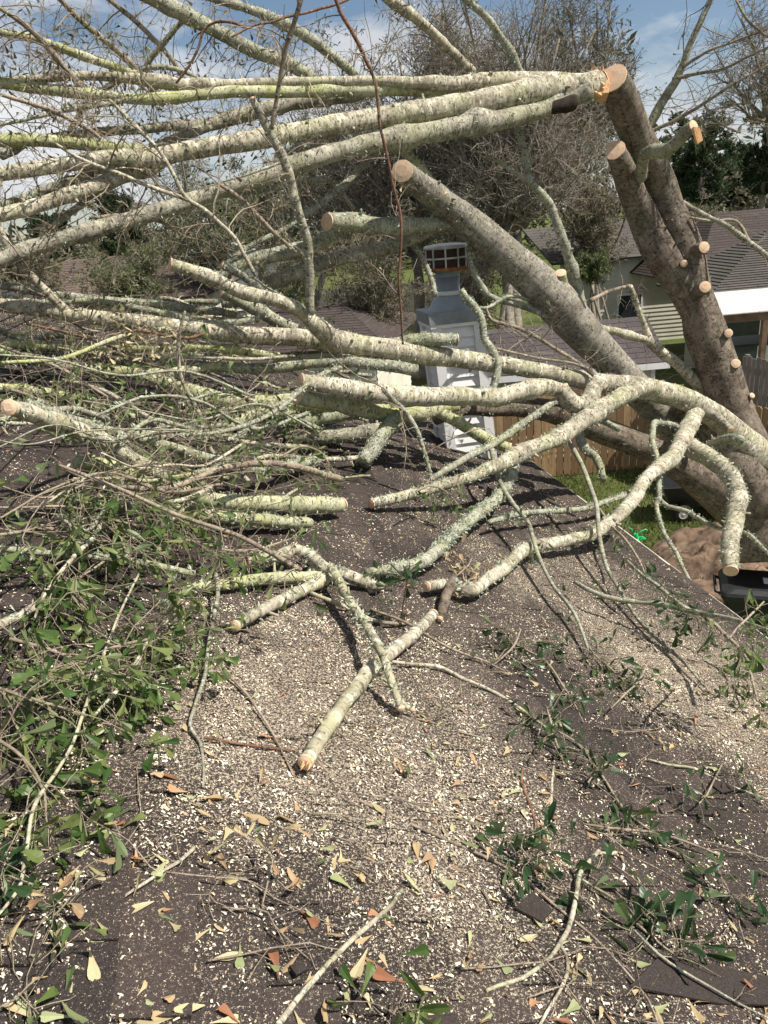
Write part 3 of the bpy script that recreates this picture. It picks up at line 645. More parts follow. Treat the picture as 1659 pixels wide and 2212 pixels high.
mb = MB(); mb.box((e1[0]-.27, SY-1.24, ze/2), (.09, .09, ze)); mb.build('corner_board', MAT['siding'], shed)
# house with beige siding beyond the grey fence
YB = 30.
gA, gB = at_y(1215, 640, YB), at_y(1432, 632, YB); zE = at_y(1300, 575, YB)[2]; zR = at_y(1290, 478, YB+3.5)[2]
bh = thing('neighbour_house', 'far neighbour house with pale lapped siding and light grey roof, behind the grey fence', 'house', flat((gA+gB)/2))
mb = MB(); xl, xr = gA[0]-3.5, gB[0]+2.; zg = at_y(1360, 548, YB)[2]
lap_wall(mb, (xl+3.4, YB, 0), (xr, YB, 0), 0, zg, .16); lap_wall(mb, (xr, YB, 0), (xr, YB+7, 0), 0, zg, .16); mb.build('wall', MAT['beige'], bh)
mb = MB(); roof_slope(mb, (xl+3., YB-.4, zg-.1), (xr+.3, YB-.4, zg-.1), (xr+.3, YB+3.5, zg+1.1), (xl+2.7, YB+3.5, zg+1.1), .3, 1.2); mb.build('roof', MAT['shingle_grey'], bh)
mb = MB(); mb.box((gB[0]-1.3, YB-.06, 1.35), (1.0, .06, 1.1)); wo = mb.build('window', MAT['siding'], bh); mb = MB(); mb.box((gB[0]-1.3, YB-.1, 1.35), (.85, .03, .95)); mb.build('pane', MAT['window'], wo)
ga, gb = on_ground(1215, 706), on_ground(1466, 690)
picket_fence('grey_fence', 'weathered grey picket fence far across the lawn, behind the shed roof', ga, gb, 1.85, MAT['fence_old'], pw=.14, gap=.012, dog=False)
gc = at_y(1600, 826, FY+2.2); gd = at_y(1668, 835, FY+1.2); gc[2] = gd[2] = 0
picket_fence('grey_fence', 'weathered grey fence piece behind the brown fence, right of the standing trunk', gc, gd+unit(gd-gc)*1.5, 1.75, MAT['fence_old'], dog=False)
# brick house with the brown hipped roof at the right
YN = 24.; nh = thing('neighbour_house', 'neighbour house with a wide dark brown hipped roof, behind the white metal awning', 'house', flat(at_y(1640, 620, YN)))
A = at_y(1545, 462, YN+4); B = at_y(1790, 436, YN+4); zr = (A[2]+B[2])/2; ev = at_y(1528, 612, YN)[2]
mb = MB(); xl = at_y(1500, 620, YN)[0]; xr = B[0]+4
roof_slope(mb, (xl, YN, ev), (xr, YN, ev), (xr, YN+4, zr), (A[0], YN+4, zr), .19, .9); roof_slope(mb, (xl, YN+8, ev), (xl, YN, ev), (A[0], YN+4, zr), (A[0], YN+4.01, zr), .19, .9)
ro = mb.build('roof', MAT['shingle_far'], nh)
gx0, gx1 = at_y(1530, 612, YN-2)[0], at_y(1800, 600, YN-2)[0]; gz = at_y(1640, 500, YN-.2)[2]; pe = ev-.12          # lower hip nearer to us
mb = MB(); gxm = at_y(1665, 500, YN+.5)[0]; roof_slope(mb, (gx0, YN-2.2, pe), (gx1+2, YN-2.2, pe), (gx1, YN+.6, gz), (gxm, YN+.6, gz), .16, .6, .03); roof_slope(mb, (gx0, YN+2, pe), (gx0, YN-2.2, pe), (gxm, YN+.6, gz), (gxm, YN+.61, gz), .16, .6, .03); mb.build('porch_roof', MAT['shingle_grey'], nh)
mb = MB(); lap_wall(mb, (gx0+.3, YN-1.8, 0), (xr, YN-1.8, 0), 0, pe, .16); lap_wall(mb, (xl+.4, YN+.3, 0), (gx0+.4, YN+.3, 0), 0, ev, .16); mb.build('wall', MAT['beige'], nh)
mb = MB(); mb.box(((gx0+xr)/2, YN-2.22, pe-.09), (xr-gx0, .03, .17)); mb.build('fascia', MAT['beige'], nh)
mb = MB(); mb.box((at_y(1600, 700, YN-1.8)[0], YN-1.86, 1.1), (1.2, .06, 1.9)); wo = mb.build('door', MAT['siding'], nh); mb = MB(); mb.box((at_y(1600, 700, YN-1.8)[0], YN-1.905, 1.2), (1.0, .03, 1.5)); mb.build('pane', MAT['window'], wo)
# white metal awning on posts, dark cart beneath
aw = thing('metal_awning', 'white ribbed metal awning on brown posts beside the neighbour house', 'awning', flat(at_y(1640, 700, 17.5)))
a, b, c, d = at_y(1530, 651, 19.6), at_y(1760, 618, 19.6), at_y(1760, 664, 17.2), at_y(1544, 682, 17.2)
c[2] = d[2] = d[2]; a[2] = b[2] = max(a[2], d[2]+.2); n = 70; mb = MB()
for i in range(n):
    for (t0, t1, h0, h1) in ((i/n, (i+.5)/n, 0, .028), ((i+.5)/n, (i+1)/n, .028, 0)):
        L = lambda p, q, t: p+(q-p)*t; z = np.array([0, 0, 1.])
        mb.add([L(d, c, t0)+z*h0, L(d, c, t1)+z*h1, L(a, b, t1)+z*h1, L(a, b, t0)+z*h0, L(d, c, t0)+z*(h0-.02), L(d, c, t1)+z*(h1-.02), L(a, b, t1)+z*(h1-.02), L(a, b, t0)+z*(h0-.02)], [(0, 1, 2, 3), (7, 6, 5, 4), (4, 5, 1, 0)])
mb.build('sheet', MAT['white_metal'], aw)
mb = MB(); mb.box((d+c)/2-[0, -.06, .11], (np.linalg.norm(c-d), .045, .17)); mb.box((a+b)/2-[0, .06, .11], (np.linalg.norm(b-a), .045, .17)); mb.build('beam', MAT['post'], aw)
for px, Yp in ((1646, 17.3), (1552, 19.4), (1735, 17.3)):
    p = at_y(px, 760, Yp); mb = MB(); mb.box((p[0], p[1], d[2]/2-.1), (.12, .12, d[2]-.2)); mb.build('post', MAT['post'], aw)
gcx = at_y(1600, 800, 18.3); cart = thing('golf_cart', 'dark golf cart parked under the white metal awning', 'golf cart', flat(gcx)); X = flat(gcx)
mb = MB(); mb.box(X+[0, 0, .48], (2.3, 1.15, .36)); mb.box(X+[.85, 0, .78], (.55, 1.1, .3)); mb.box(X+[-1.0, 0, .72], (.3, 1.1, .3)); mb.build('body', MAT['black'], cart)
mb = MB(); mb.box(X+[-.2, 0, .82], (.5, 1.0, .16)); mb.box(X+[-.42, 0, 1.1], (.12, 1.0, .5)); mb.build('seat', MAT['tyre'], cart)
mb = MB(); mb.box(X+[0, 0, 1.86], (1.9, 1.15, .06)); mb.build('canopy', MAT['black'], cart)
mb = MB()
for sx in (-.85, .8):
    for sy in (-.5, .5): mb.box(X+[sx, sy, 1.25], (.04, .04, 1.2))
mb.build('canopy_frame', MAT['black'], cart)
for sx in (-.75, .8):
    for sy in (-.56, .56):
        mb = MB(); mb.lathe([(.14, -.09), (.23, -.09), (.24, 0), (.23, .09), (.14, .09)], X+[sx, sy, .24], (0, 1, 0), 20); wh = mb.build('wheel', MAT['tyre'], cart, True)
        mb = MB(); mb.lathe([(.13, -.095), (.12, -.1), (.03, -.1)], X+[sx, sy, .24], (0, 1, 0), 16); mb.build('rim', MAT['hub'], wh)
# houses at the left, seen through the limbs
def hip_house(name, label, xy, wd, dp, ze, zr, mr, mw, rot=0., gable=None, win=()):
    h = thing(name, label, 'house', (xy[0], xy[1], 0)); c, s_ = math.cos(rot), math.sin(rot); X = lambda x, y, z: np.array([xy[0]+c*x-s_*y, xy[1]+s_*x+c*y, z]); o = .4; g = min(dp/2, wd*.3) if not gable else 0
    mb = MB(); f0, f1, k0, k1 = X(-wd/2-o, -dp/2-o, ze), X(wd/2+o, -dp/2-o, ze), X(-wd/2-o, dp/2+o, ze), X(wd/2+o, dp/2+o, ze); a, b = X(-wd/2-o+g, 0, zr), X(wd/2+o-g, 0, zr)
    roof_slope(mb, f0, f1, b, a, .2, .5); roof_slope(mb, k1, k0, a, b, .3, .9)
    if g: roof_slope(mb, f1, k1, b, b+[0, .01, 0], .2, .6); roof_slope(mb, k0, f0, a, a+[0, .01, 0], .2, .6)
    mb.build('roof', mr, h); mb = MB()
    P = [X(-wd/2, -dp/2, 0), X(wd/2, -dp/2, 0), X(wd/2, dp/2, 0), X(-wd/2, dp/2, 0)]
    for i in range(4): lap_wall(mb, P[i], P[(i+1) % 4], 0, ze, .16)
    if gable:
        for x in (-wd/2, wd/2): mb.add([X(x, -dp/2, ze), X(x, dp/2, ze), X(x, 0, zr-.1), X(x*.98, -dp/2, ze), X(x*.98, dp/2, ze), X(x*.98, 0, zr-.1)], None, [(0, 1, 2), (3, 5, 4)])
    mb.build('wall', mw, h)
    if gable:
        mb = MB()
        for x in (-wd/2-o, wd/2+o):
            for y in (-1, 1):
                p, q = X(x, y*(dp/2+o), ze), X(x, 0, zr); dv = unit(q-p); mid = (p+q)/2-[0, 0, .1]; sd_ = np.array([c, s_, 0]); mb.box(mid, (np.linalg.norm(q-p), .05, .24), [dv, sd_, np.cross(dv, sd_)])
        mb.build('bargeboard', MAT['siding'], h)
    for x, z, w_, hh in win:
        mb = MB(); mb.box(X(x, -dp/2-.03, z), (w_+.16, .05, hh+.16), [[c, s_, 0], [-s_, c, 0], [0, 0, 1]]); fr = mb.build('window', MAT['siding'], h); mb = MB(); mb.box(X(x, -dp/2-.06, z), (w_, .03, hh), [[c, s_, 0], [-s_, c, 0], [0, 0, 1]]); mb.build('pane', MAT['window'], fr)
    return h
p = at_y(215, 610, 22); MAT['shingle_red'] = shingle_mat('shingle_reddish', (.085, .062, .054), (.11, .082, .07), (.14, .105, .09), False, False)
hip_house('neighbour_house', 'low house with pinkish brown shingled roof, far left behind the limbs', (p[0], 24), 5.4, 6, at_y(215, 655, 21)[2], at_y(215, 556, 24)[2], MAT['shingle_red'], MAT['beige'])
p = at_y(432, 600, 30); hip_house('neighbour_house', 'far house with white gable end and trim, glimpsed between leaves left of centre', (p[0]+.5, 32), 6.5, 4.6, at_y(432, 585, 30)[2], at_y(430, 515, 30)[2], MAT['shingle_far'], MAT['siding'], R(-80), True)
p = at_y(745, 675, 18.5); hip_house('neighbour_house', 'house with brown hipped roof sloping down behind the chimney and upright broken stick', (p[0]-1.6, 21.), 5.6, 5, at_y(735, 745, 18.5)[2], at_y(700, 658, 21)[2], MAT['shingle_far'], MAT['beige'], R(-12))

# ------------------------------------------------------------------ things on the lawn
wc = on_ground(1500, 1112); wc[2] = 0; gcart = thing('garden_cart', 'black garden dump cart with pale wheel hubs under the fallen trunk', 'cart', wc)
ax = unit(np.array([1., -.12, 0])); ay = np.array([-ax[1], ax[0], 0]); AX = [ax, ay, np.array([0, 0, 1.])]; K = lambda x, y, z: wc+ax*x+ay*y+np.array([0, 0, z])
mb = MB(); B = [(-.52, -.28, .36), (.46, -.28, .36), (.46, .28, .36), (-.52, .28, .36), (-.66, -.40, .66), (.60, -.40, .66), (.60, .40, .66), (-.66, .40, .66)]; I_ = [(-.48, -.25, .39), (.43, -.25, .39), (.43, .25, .39), (-.48, .25, .39), (-.62, -.36, .66), (.56, -.36, .66), (.56, .36, .66), (-.62, .36, .66)]
mb.add([K(*q) for q in B+I_], [(3, 2, 1, 0), (0, 1, 5, 4), (1, 2, 6, 5), (2, 3, 7, 6), (3, 0, 4, 7), (8, 9, 10, 11), (12, 13, 9, 8), (13, 14, 10, 9), (14, 15, 11, 10), (15, 12, 8, 11), (4, 5, 13, 12), (5, 6, 14, 13), (6, 7, 15, 14), (7, 4, 12, 15)]); mb.build('tub', MAT['black'], gcart)
mb = MB(); mb.box(K(0, 0, .31), (1.0, .35, .04), AX); mb.box(K(-.3, 0, .22), (.04, .62, .04), AX); mb.box(K(.36, 0, .22), (.04, .62, .04), AX); mb.build('frame', MAT['black'], gcart)
for x in (-.3, .36):
    for y in (-.34, .34):
        mb = MB(); mb.lathe([(.075, -.045), (.145, -.05), (.165, -.025), (.165, .025), (.145, .05), (.075, .045)], K(x, y, .165), ay, 22); wh = mb.build('wheel', MAT['tyre'], gcart, True); mb = MB(); mb.lathe([(.078, -.05), (.06, -.052), (.05, -.035), (.02, -.035), (.018, -.055), (.004, -.055)], K(x, y, .165), ay, 18); mb.build('hub', MAT['hub'], wh, True)
mb = MB(); tube(mb, [K(.5, 0, .28), K(.8, 0, .3), K(1.05, 0, .55), K(1.15, 0, .8)], [.014]*4, 8, 0); tube(mb, [K(1.13, -.12, .8), K(1.15, 0, .82), K(1.13, .12, .8)], [.014]*3, 8, 0); mb.build('handle', MAT['black'], gcart, True)
sp = on_ground(1374, 1168); spk = thing('lawn_sprinkler', 'small bright green lawn sprinkler on the grass just beyond the roof edge', 'sprinkler', sp)
mb = MB()
for k in range(3):
    a = k*2.094+.4; d = np.array([math.cos(a), math.sin(a), 0]); n_ = np.array([-d[1], d[0], 0]); mb.hexa([sp+d*.02-n_*.03+[0, 0, .01], sp+d*.17-n_*.055+[0, 0, .01], sp+d*.17+n_*.055+[0, 0, .01], sp+d*.02+n_*.03+[0, 0, .01], sp+d*.02-n_*.02+[0, 0, .06], sp+d*.16-n_*.04+[0, 0, .035], sp+d*.16+n_*.04+[0, 0, .035], sp+d*.02+n_*.02+[0, 0, .06]])
mb.build('base', MAT['green_plastic'], spk)
mb = MB(); mb.lathe([(.04, .04), (.045, .07), (.03, .10), (.022, .14), (.01, .15)], sp, k=18); mb.build('hub', MAT['green_plastic'], spk, True)
for k in range(3):
    a = k*2.094; d = np.array([math.cos(a), math.sin(a), 0]); mb = MB(); tube(mb, [sp+[0, 0, .12], sp+d*.08+[0, 0, .16], sp+d*.15+[0, 0, .19], sp+d*.18+[0, 0, .17]], [.013, .012, .012, .016], 10, 0); mb.build('arm', MAT['green_plastic'], spk, True)
# wheeled bin beside the house
BP = at(1622, 1262, ground_d(1622, 1262, 1.05)); BP[2] = 0; wb = thing('trash_bin', 'black wheeled trash bin with domed lid and white sticker, below the roof edge', 'trash bin', BP)
ba = unit(np.array([.93, -.36, 0])); bb = np.array([-ba[1], ba[0], 0]); Kb = lambda x, y, z: BP+ba*x+bb*y+np.array([0, 0, z])
mb = MB(); lv = [(.22, .24, .05), (.235, .255, .3), (.27, .285, .85), (.29, .305, .97), (.315, .33, .975), (.315, .33, 1.02)]; V = []
def rrect(hx, hy, r=.07, k=4):
    o = []
    for cx, cy, a0 in ((1, 1, 0), (-1, 1, 90), (-1, -1, 180), (1, -1, 270)):
        for i in range(k): a = R(a0+90*i/(k-1)); o.append((cx*(hx-r)+r*math.cos(a), cy*(hy-r)+r*math.sin(a)))
    return o
def loft(mb, secs, K_, cap=True):
    n = len(secs[0][0]); V = [K_(x, y, z) for ring, z in secs for x, y in ring]; i = np.arange(n); j = (i+1) % n
    q = np.concatenate([np.stack([a*n+i, a*n+j, (a+1)*n+j, (a+1)*n+i], 1) for a in range(len(secs)-1)]); o = mb.n; mb.add(V, q)
    if cap:
        for a in (0, len(secs)-1):
            c = mb.n; mb.add([np.mean(V[a*n:(a+1)*n], 0)]); mb.t.append(np.stack([np.full(n, c), o+a*n+(j if a == 0 else i), o+a*n+(i if a == 0 else j)], 1).astype(np.int32))
loft(mb, [(rrect(a, b), z) for a, b, z in lv], Kb); mb.build('body', MAT['black'], wb, False)
mb = MB(); loft(mb, [(rrect(.33, .345), 1.0), (rrect(.335, .35), 1.04), (rrect(.32, .335), 1.075), (rrect(.25, .27), 1.105), (rrect(.12, .14), 1.12)], Kb); lid = mb.build('lid', MAT['black'], wb, False)
mb = MB(); mb.hexa([Kb(.12, -.10, 1.106), Kb(.26, -.10, 1.094), Kb(.26, .05, 1.094), Kb(.12, .05, 1.110), Kb(.12, -.10, 1.122), Kb(.262, -.10, 1.106), Kb(.262, .05, 1.106), Kb(.12, .05, 1.124)]); mb.build('sticker', MAT['sticker'], lid)
mb = MB(); tube(mb, [Kb(-.31, -.2, 1.0), Kb(-.38, -.2, 1.03), Kb(-.38, .2, 1.03), Kb(-.31, .2, 1.0)], [.018]*4, 8, 0); mb.build('handle', MAT['black'], wb, True)
for y in (-.27, .27): mb = MB(); mb.lathe([(.05, -.03), (.13, -.03), (.14, 0), (.13, .03), (.05, .03)], Kb(-.24, y, .14), bb, 20); mb.build('wheel', MAT['tyre'], wb, True)
# ------------------------------------------------------------------ the fallen tree
TB = on_ground(1640, 1180); TREE = thing('fallen_oak_tree', 'big uprooted pale barked oak fallen across the roof, trunks and limbs cut off short', 'tree', TB)
def tl(nm, tab, mat='pale', cuts='', key=None, **k): return limb(nm, tab, mat, TREE, cuts, key, **k)
up_ = dict(n1=16, len1=(.25, .9), n2=4, len2=(.1, .4), n3=2, len3=(.05, .16), bias=(-.1, 0, .35), grav=.06, r1=.006, per=1, leaf='hang', lsize=(.04, .07), share=.28)
hang = dict(n1=16, len1=(.3, .9), n2=5, len2=(.12, .4), n3=2, len3=(.05, .15), bias=(-.25, 0, -.55), grav=.16, r1=.005, per=1, leaf='hang', lsize=(.04, .075), share=.4)
# standing trunks, right
tl('trunk', [(1325, 172, 62, 7.1), (1346, 218, 66, 7.35), (1375, 291, 62, 7.7), (1404, 350, 62), (1426, 400, 62, 8.1), (1444, 450, 60), (1468, 505, 66), (1486, 560, 66), (1502, 630, 60), (1522, 710, 74), (1543, 770, 72), (1560, 821, 75), (1576, 876, 76), (1598, 930, 80), (1624, 990, 96), (1650, 1055, 130), (1672, 1120, 180, 8.9), (1685, 1200, 230, 8.9)], 'trunk', 'a', 'T1', rough=.045, lich=.12)
tl('trunk', [(1330, 326, 42, 7.5), (1346, 368, 48, 7.75), (1366, 420, 54, 7.95), (1390, 473, 62, 8.15), (1419, 527, 70), (1448, 580, 74), (1483, 632, 72), (1510, 690, 62, 8.45), (1532, 745, 48, 8.65)], 'trunk', 'a', 'T2', rough=.045, lich=.12)
tl('trunk', [(872, 372, 46, 6.1), (905, 398, 50, 6.5), (949, 430, 57, 6.9), (1003, 473, 63, 7.2), (1058, 520, 66), (1105, 562, 68), (1150, 604, 73), (1201, 656, 82), (1240, 700, 76), (1280, 742, 70), (1310, 774, 66), (1365, 832, 64), (1419, 885, 64), (1474, 940, 70), (1540, 1005, 90), (1620, 1090, 130, 9.2)], 'beech', 'a', 'T3', rough=.045, lich=.25)
tl('trunk', [(940, 905, 24, 7.0), (1003, 882, 28), (1055, 884, 32), (1110, 880, 38), (1183, 888, 44), (1237, 908, 48), (1310, 936, 53), (1401, 974, 57), (1450, 1000, 60), (1510, 1032, 74), (1580, 1072, 100), (1650, 1125, 140, 8.9)], 'trunk', '', 'T4', rough=.06, lich=.08)
tl('trunk', [(1640, 1000, 90, 8.5), (1600, 955, 70), (1560, 915, 54), (1510, 878, 46), (1470, 860, 44), (1438, 850, 44), (1392, 840, 44), (1346, 832, 43), (1292, 827, 42), (1237, 815, 39), (1146, 800, 38), (1055, 786, 38), (985, 773, 42), (920, 766, 43), (876, 759, 43), (810, 750, 42), (767, 744, 44), (735, 740, 50), (694, 734, 42), (621, 726, 36), (548, 723, 35), (509, 722, 36), (400, 710, 34), (291, 695, 31), (182, 684, 31), (109, 672, 30), (0, 660, 29), (-90, 652, 26, 5.3)], 'pale', '', 'L1', rough=.07, lich=.25)
tl('trunk', [(1645, 1090, 110, 8.6), (1585, 1000, 90), (1545, 950, 60), (1500, 905, 46), (1465, 875, 40, 8.2)], 'trunk', '', rough=.08)
# torn junction at the top
tl('limb', [(1288, 187, 60, 7.15), (1270, 188, 60, 7.1), (1200, 195, 60, 7.0), (1150, 200, 60), (1090, 212, 50), (1000, 228, 48), (900, 243, 45), (800, 257, 42), (700, 275, 42), (600, 295, 40), (500, 312, 38), (400, 326, 38), (335, 340, 41), (250, 342, 35), (180, 350, 33), (100, 362, 31), (0, 376, 29), (-80, 386, 26, 5.1)], 'pale', 'a', 'U1', rough=.07, lich=.3)
mb = MB()
for i in range(54):                                          # torn hinge of fibres between stump and limb
    a = at(1300+rng.uniform(-6, 8), 178+rng.uniform(-14, 30), 7.12+rng.uniform(-.1, .06)); b = a+RT*rng.uniform(-.22, -.03)+UP*rng.uniform(-.06, .13)-FW*rng.uniform(-.02, .10); s_ = rng.uniform(.006, .022); d = unit(b-a); u_ = unit(np.cross(d, FW)); v_ = np.cross(d, u_)
    mb.add([a+u_*s_, a-u_*s_, a+v_*s_*.6, b], None, [(0, 1, 3), (1, 2, 3), (2, 0, 3), (0, 2, 1)])
a = at(1297, 190, 7.15); mb.hexa([a+RT*x+UP*y-FW*z for x, y, z in ((-.05, -.13, 0), (.05, -.13, 0), (.05, -.10, .1), (-.05, -.10, .1), (-.06, .05, 0), (.03, .12, 0), (.04, .10, .1), (-.06, .04, .1))])
mb.build('torn_wood', TORN, TREE)
tl('limb', [(1275, 194, 40, 7.0), (1215, 217, 42, 7.0), (1152, 243, 38), (1085, 258, 42), (1021, 269, 42), (966, 278, 40), (912, 288, 39), (840, 303, 39), (780, 316, 38), (730, 328, 37), (639, 355, 37), (603, 369, 36), (520, 398, 33), (436, 424, 31), (380, 442, 33), (327, 462, 36), (255, 482, 34), (145, 512, 33), (73, 536, 34), (0, 562, 32), (-80, 590, 28, 5.0)], 'grey', '', 'U6', lich=.3)
mb = MB(); P = limb_path([(1240, 226, 34, 6.98), (1180, 238, 26), (1120, 240, 24), (1070, 236, 12, 6.9)]); pth = spline(P, .04); tube(mb, pth[:, :3]-FW*.03, pth[:, 3], 10, .35); mb.build('rotten_hollow', plain('rotten_wood', (.018, .012, .009), (.05, .034, .024), 18, .95, .8), TREE, True)
tl('limb', [(440, 428, 13, 6.0), (548, 412, 13), (620, 402, 13), (658, 394, 13), (705, 387, 12), (725, 398, 11), (745, 425, 10), (765, 452, 10, 6.7)], 'lich', '', lich=.6)
tl('limb', [(1268, 182, 40, 7.0), (1200, 174, 36, 7.05), (1120, 172, 34), (1050, 175, 32), (950, 180, 24), (800, 175, 18), (650, 177, 18), (548, 180, 18), (400, 183, 22), (360, 178, 26), (300, 171, 23), (250, 166, 21), (200, 164, 20), (100, 168, 18), (35, 172, 14), (-70, 176, 12, 5.3)], 'pale', '', 'U3a', lich=.3)
tl('limb', [(1080, 186, 36, 6.98), (1000, 190, 34), (900, 193, 28), (800, 194, 26), (700, 195, 24), (600, 198, 24), (500, 198, 24), (430, 206, 23), (360, 213, 24), (280, 213, 22), (200, 203, 21), (110, 193, 21), (40, 185, 22), (0, 180, 25), (-70, 172, 24, 5.2)], 'green', '', 'U3b', lich=.25)
tl('limb', [(790, 198, 24, 6.9), (767, 204, 30), (690, 212, 32), (621, 222, 32), (560, 238, 32), (500, 257, 32), (455, 269, 28), (400, 272, 22), (364, 274, 20), (291, 280, 18), (218, 285, 17), (145, 292, 14), (90, 299, 13), (30, 308, 10, 5.6)], 'grey', '', 'U4', lich=.45)
tl('limb', [(455, 272, 20, 6.2), (400, 292, 20), (364, 305, 19), (320, 322, 18), (300, 335, 17, 5.95)], 'grey', '', lich=.3)
tl('limb', [(345, 338, 26, 5.8), (291, 322, 22), (218, 316, 24), (160, 310, 25), (109, 305, 25), (50, 302, 25), (0, 302, 24), (-60, 300, 22, 5.2)], 'green', '', 'U5', lich=.15)
tl('limb', [(350, 340, 32, 5.85), (330, 352, 38), (309, 366, 36), (218, 396, 31), (145, 424, 30), (73, 447, 30), (0, 465, 29), (-70, 484, 26, 5.0)], 'pale', '', 'U2', lich=.2)
tl('limb', [(330, 345, 20, 5.95), (255, 352, 18), (200, 372, 18), (145, 392, 18), (90, 412, 18), (55, 426, 19), (0, 444, 16), (-60, 462, 14, 5.3)], 'lich', '', 'U2b', lich=.9)
tl('limb', [(0, 336, 22, 5.4), (30, 322, 20), (50, 312, 16, 5.5)], 'lich', '', lich=.4)
# stubs and limbs of the standing trunks
tl('stub', [(1212, 590, 24, 7.5), (1214, 615, 25), (1216, 650, 30, 7.75)], 'green', 'a')
tl('stub', [(958, 420, 20, 6.75), (930, 392, 21), (905, 362, 21), (885, 338, 21), (866, 316, 20, 6.7)], 'green', 'a', lich=.5)
tl('limb', [(708, 479, 36, 6.2), (740, 479, 38), (767, 482, 38), (815, 489, 38), (858, 491, 38), (900, 487, 32), (950, 481, 30), (1003, 476, 36, 7.3)], 'lich', 'a', 'T3L', lich=.3)
tl('limb', [(740, 494, 30, 6.75), (712, 510, 30), (680, 528, 30), (658, 536, 30), (600, 548, 30), (548, 560, 29), (500, 580, 26), (440, 610, 24, 6.4)], 'lich', '', 'T3M', lich=.7)
tl('limb', [(985, 482, 26, 7.3), (940, 492, 24), (895, 511, 26), (840, 535, 29), (767, 550, 30), (720, 562, 30), (676, 576, 31), (620, 598, 31), (585, 612, 30), (540, 640, 28), (480, 660, 24, 6.6)], 'grey', '', 'T3N', lich=.5)
tl('limb', [(1385, 385, 26, 7.75), (1388, 350, 24), (1400, 328, 24, 7.4), (1437, 324, 27), (1466, 304, 26), (1482, 284, 24), (1496, 273, 24, 6.9)], 'grey', 'b', lich=.3)
a = at(1500, 284, 6.88); mb = MB(); mb.hexa([a+RT*x-UP*y-FW*z for x, y, z in ((-.03, -.02, 0), (.03, -.01, 0), (.03, -.01, .05), (-.03, -.02, .05), (.02, .12, 0), (.07, .09, 0), (.07, .09, .02), (.02, .12, .02))]); mb.build('hanging_splinter', TORN, TREE)
for p in ([(1478, 555, 34, 8.3), (1498, 545, 24), (1519, 533, 23, 7.95)], [(1468, 580, 24, 8.4), (1477, 569, 15, 8.05)], [(1505, 635, 30, 8.3), (1523, 620, 24, 8.0)], [(1548, 728, 34, 8.5), (1573, 719, 18, 8.2)], [(1570, 800, 34, 8.6), (1589, 785, 20, 8.3)], [(1600, 872, 16, 8.6), (1624, 855, 12, 8.4)], [(1640, 985, 10, 8.5), (1664, 975, 8, 8.4)]):
    tl('stub', p, 'trunk', 'b')
tl('limb', [(1395, 300, 22, 7.9), (1401, 276, 19), (1437, 211, 19), (1460, 175, 18), (1474, 145, 16), (1484, 115, 14), (1492, 91, 13), (1515, 45, 11), (1535, 0, 9), (1550, -40, 7, 7.4)], 'grey', '', 'R1', twigs=dict(up_, n1=18, len1=(.4, 1.6), bias=(.5, 0, .1)), lich=.15)
for p in ([(1400, 325, 9, 7.9), (1412, 284, 8), (1455, 262, 8), (1517, 226, 7), (1583, 182, 6), (1665, 138, 5, 7.3)], [(1452, 172, 9, 7.7), (1510, 158, 7), (1560, 150, 6), (1620, 120, 5), (1670, 98, 4, 7.2)], [(1474, 145, 8, 7.6), (1530, 110, 6), (1580, 92, 5), (1665, 60, 4, 7.2)], [(1590, 0, 5, 7.2), (1612, 40, 6), (1640, 66, 5), (1665, 85, 4, 7.2)], [(1522, 228, 6, 7.6), (1540, 252, 5), (1560, 270, 4), (1600, 288, 3, 7.5)]):
    tl('limb', p, 'twig', twigs=dict(n1=12, len1=(.3, 1.1), n2=3, len2=(.1, .4), bias=(.5, 0, .05), r1=.004, grav=.02, floor=False))
tl('limb', [(1450, 425, 12, 8.2), (1463, 433, 12), (1531, 469, 10), (1570, 488, 11), (1619, 524, 12), (1680, 570, 12, 7.6)], 'grey', '', lich=.2, twigs=dict(n1=10, len1=(.2, .8), n2=3, len2=(.1, .3), bias=(.1, 0, .3), r1=.004, floor=False))
tl('limb', [(1490, 470, 5, 8.0), (1540, 478, 6), (1590, 478, 7), (1619, 524, 8, 7.9)], 'twig')
tl('limb', [(1525, 842, 26, 8.7), (1492, 814, 25), (1465, 788, 23), (1441, 770, 21), (1404, 737, 19), (1390, 697, 12), (1378, 665, 11), (1372, 646, 12), (1361, 617, 9, 8.2)], 'pale', '', lich=.3, twigs=dict(n1=10, len1=(.2, .8), n2=4, len2=(.1, .35), bias=(-.1, 0, .2), r1=.005, floor=False))
tl('limb', [(1404, 737, 17, 8.4), (1390, 733, 16), (1365, 726, 17), (1335, 717, 17), (1306, 712, 18), (1285, 705, 16, 8.1)], 'pale', '', lich=.3)
tl('limb', [(1361, 617, 8, 8.2), (1340, 622, 8), (1310, 632, 8), (1275, 650, 10, 8.0)], 'twig', '', twigs=dict(n1=6, len1=(.2, .5), n2=3, len2=(.1, .3), r1=.004, floor=False))
tl('limb', [(1256, 660, 24, 7.85), (1252, 639, 22), (1237, 584, 21), (1226, 545, 20), (1212, 509, 20), (1202, 478, 19), (1190, 447, 19), (1170, 420, 16), (1146, 393, 15), (1136, 350, 15), (1128, 309, 14), (1117, 269, 13), (1105, 230, 12, 7.2)], 'lich', '', lich=.4)
tl('limb', [(1146, 393, 11, 7.35), (1110, 372, 9), (1080, 350, 9), (1050, 338, 8, 7.2)], 'lich', '', lich=.3)
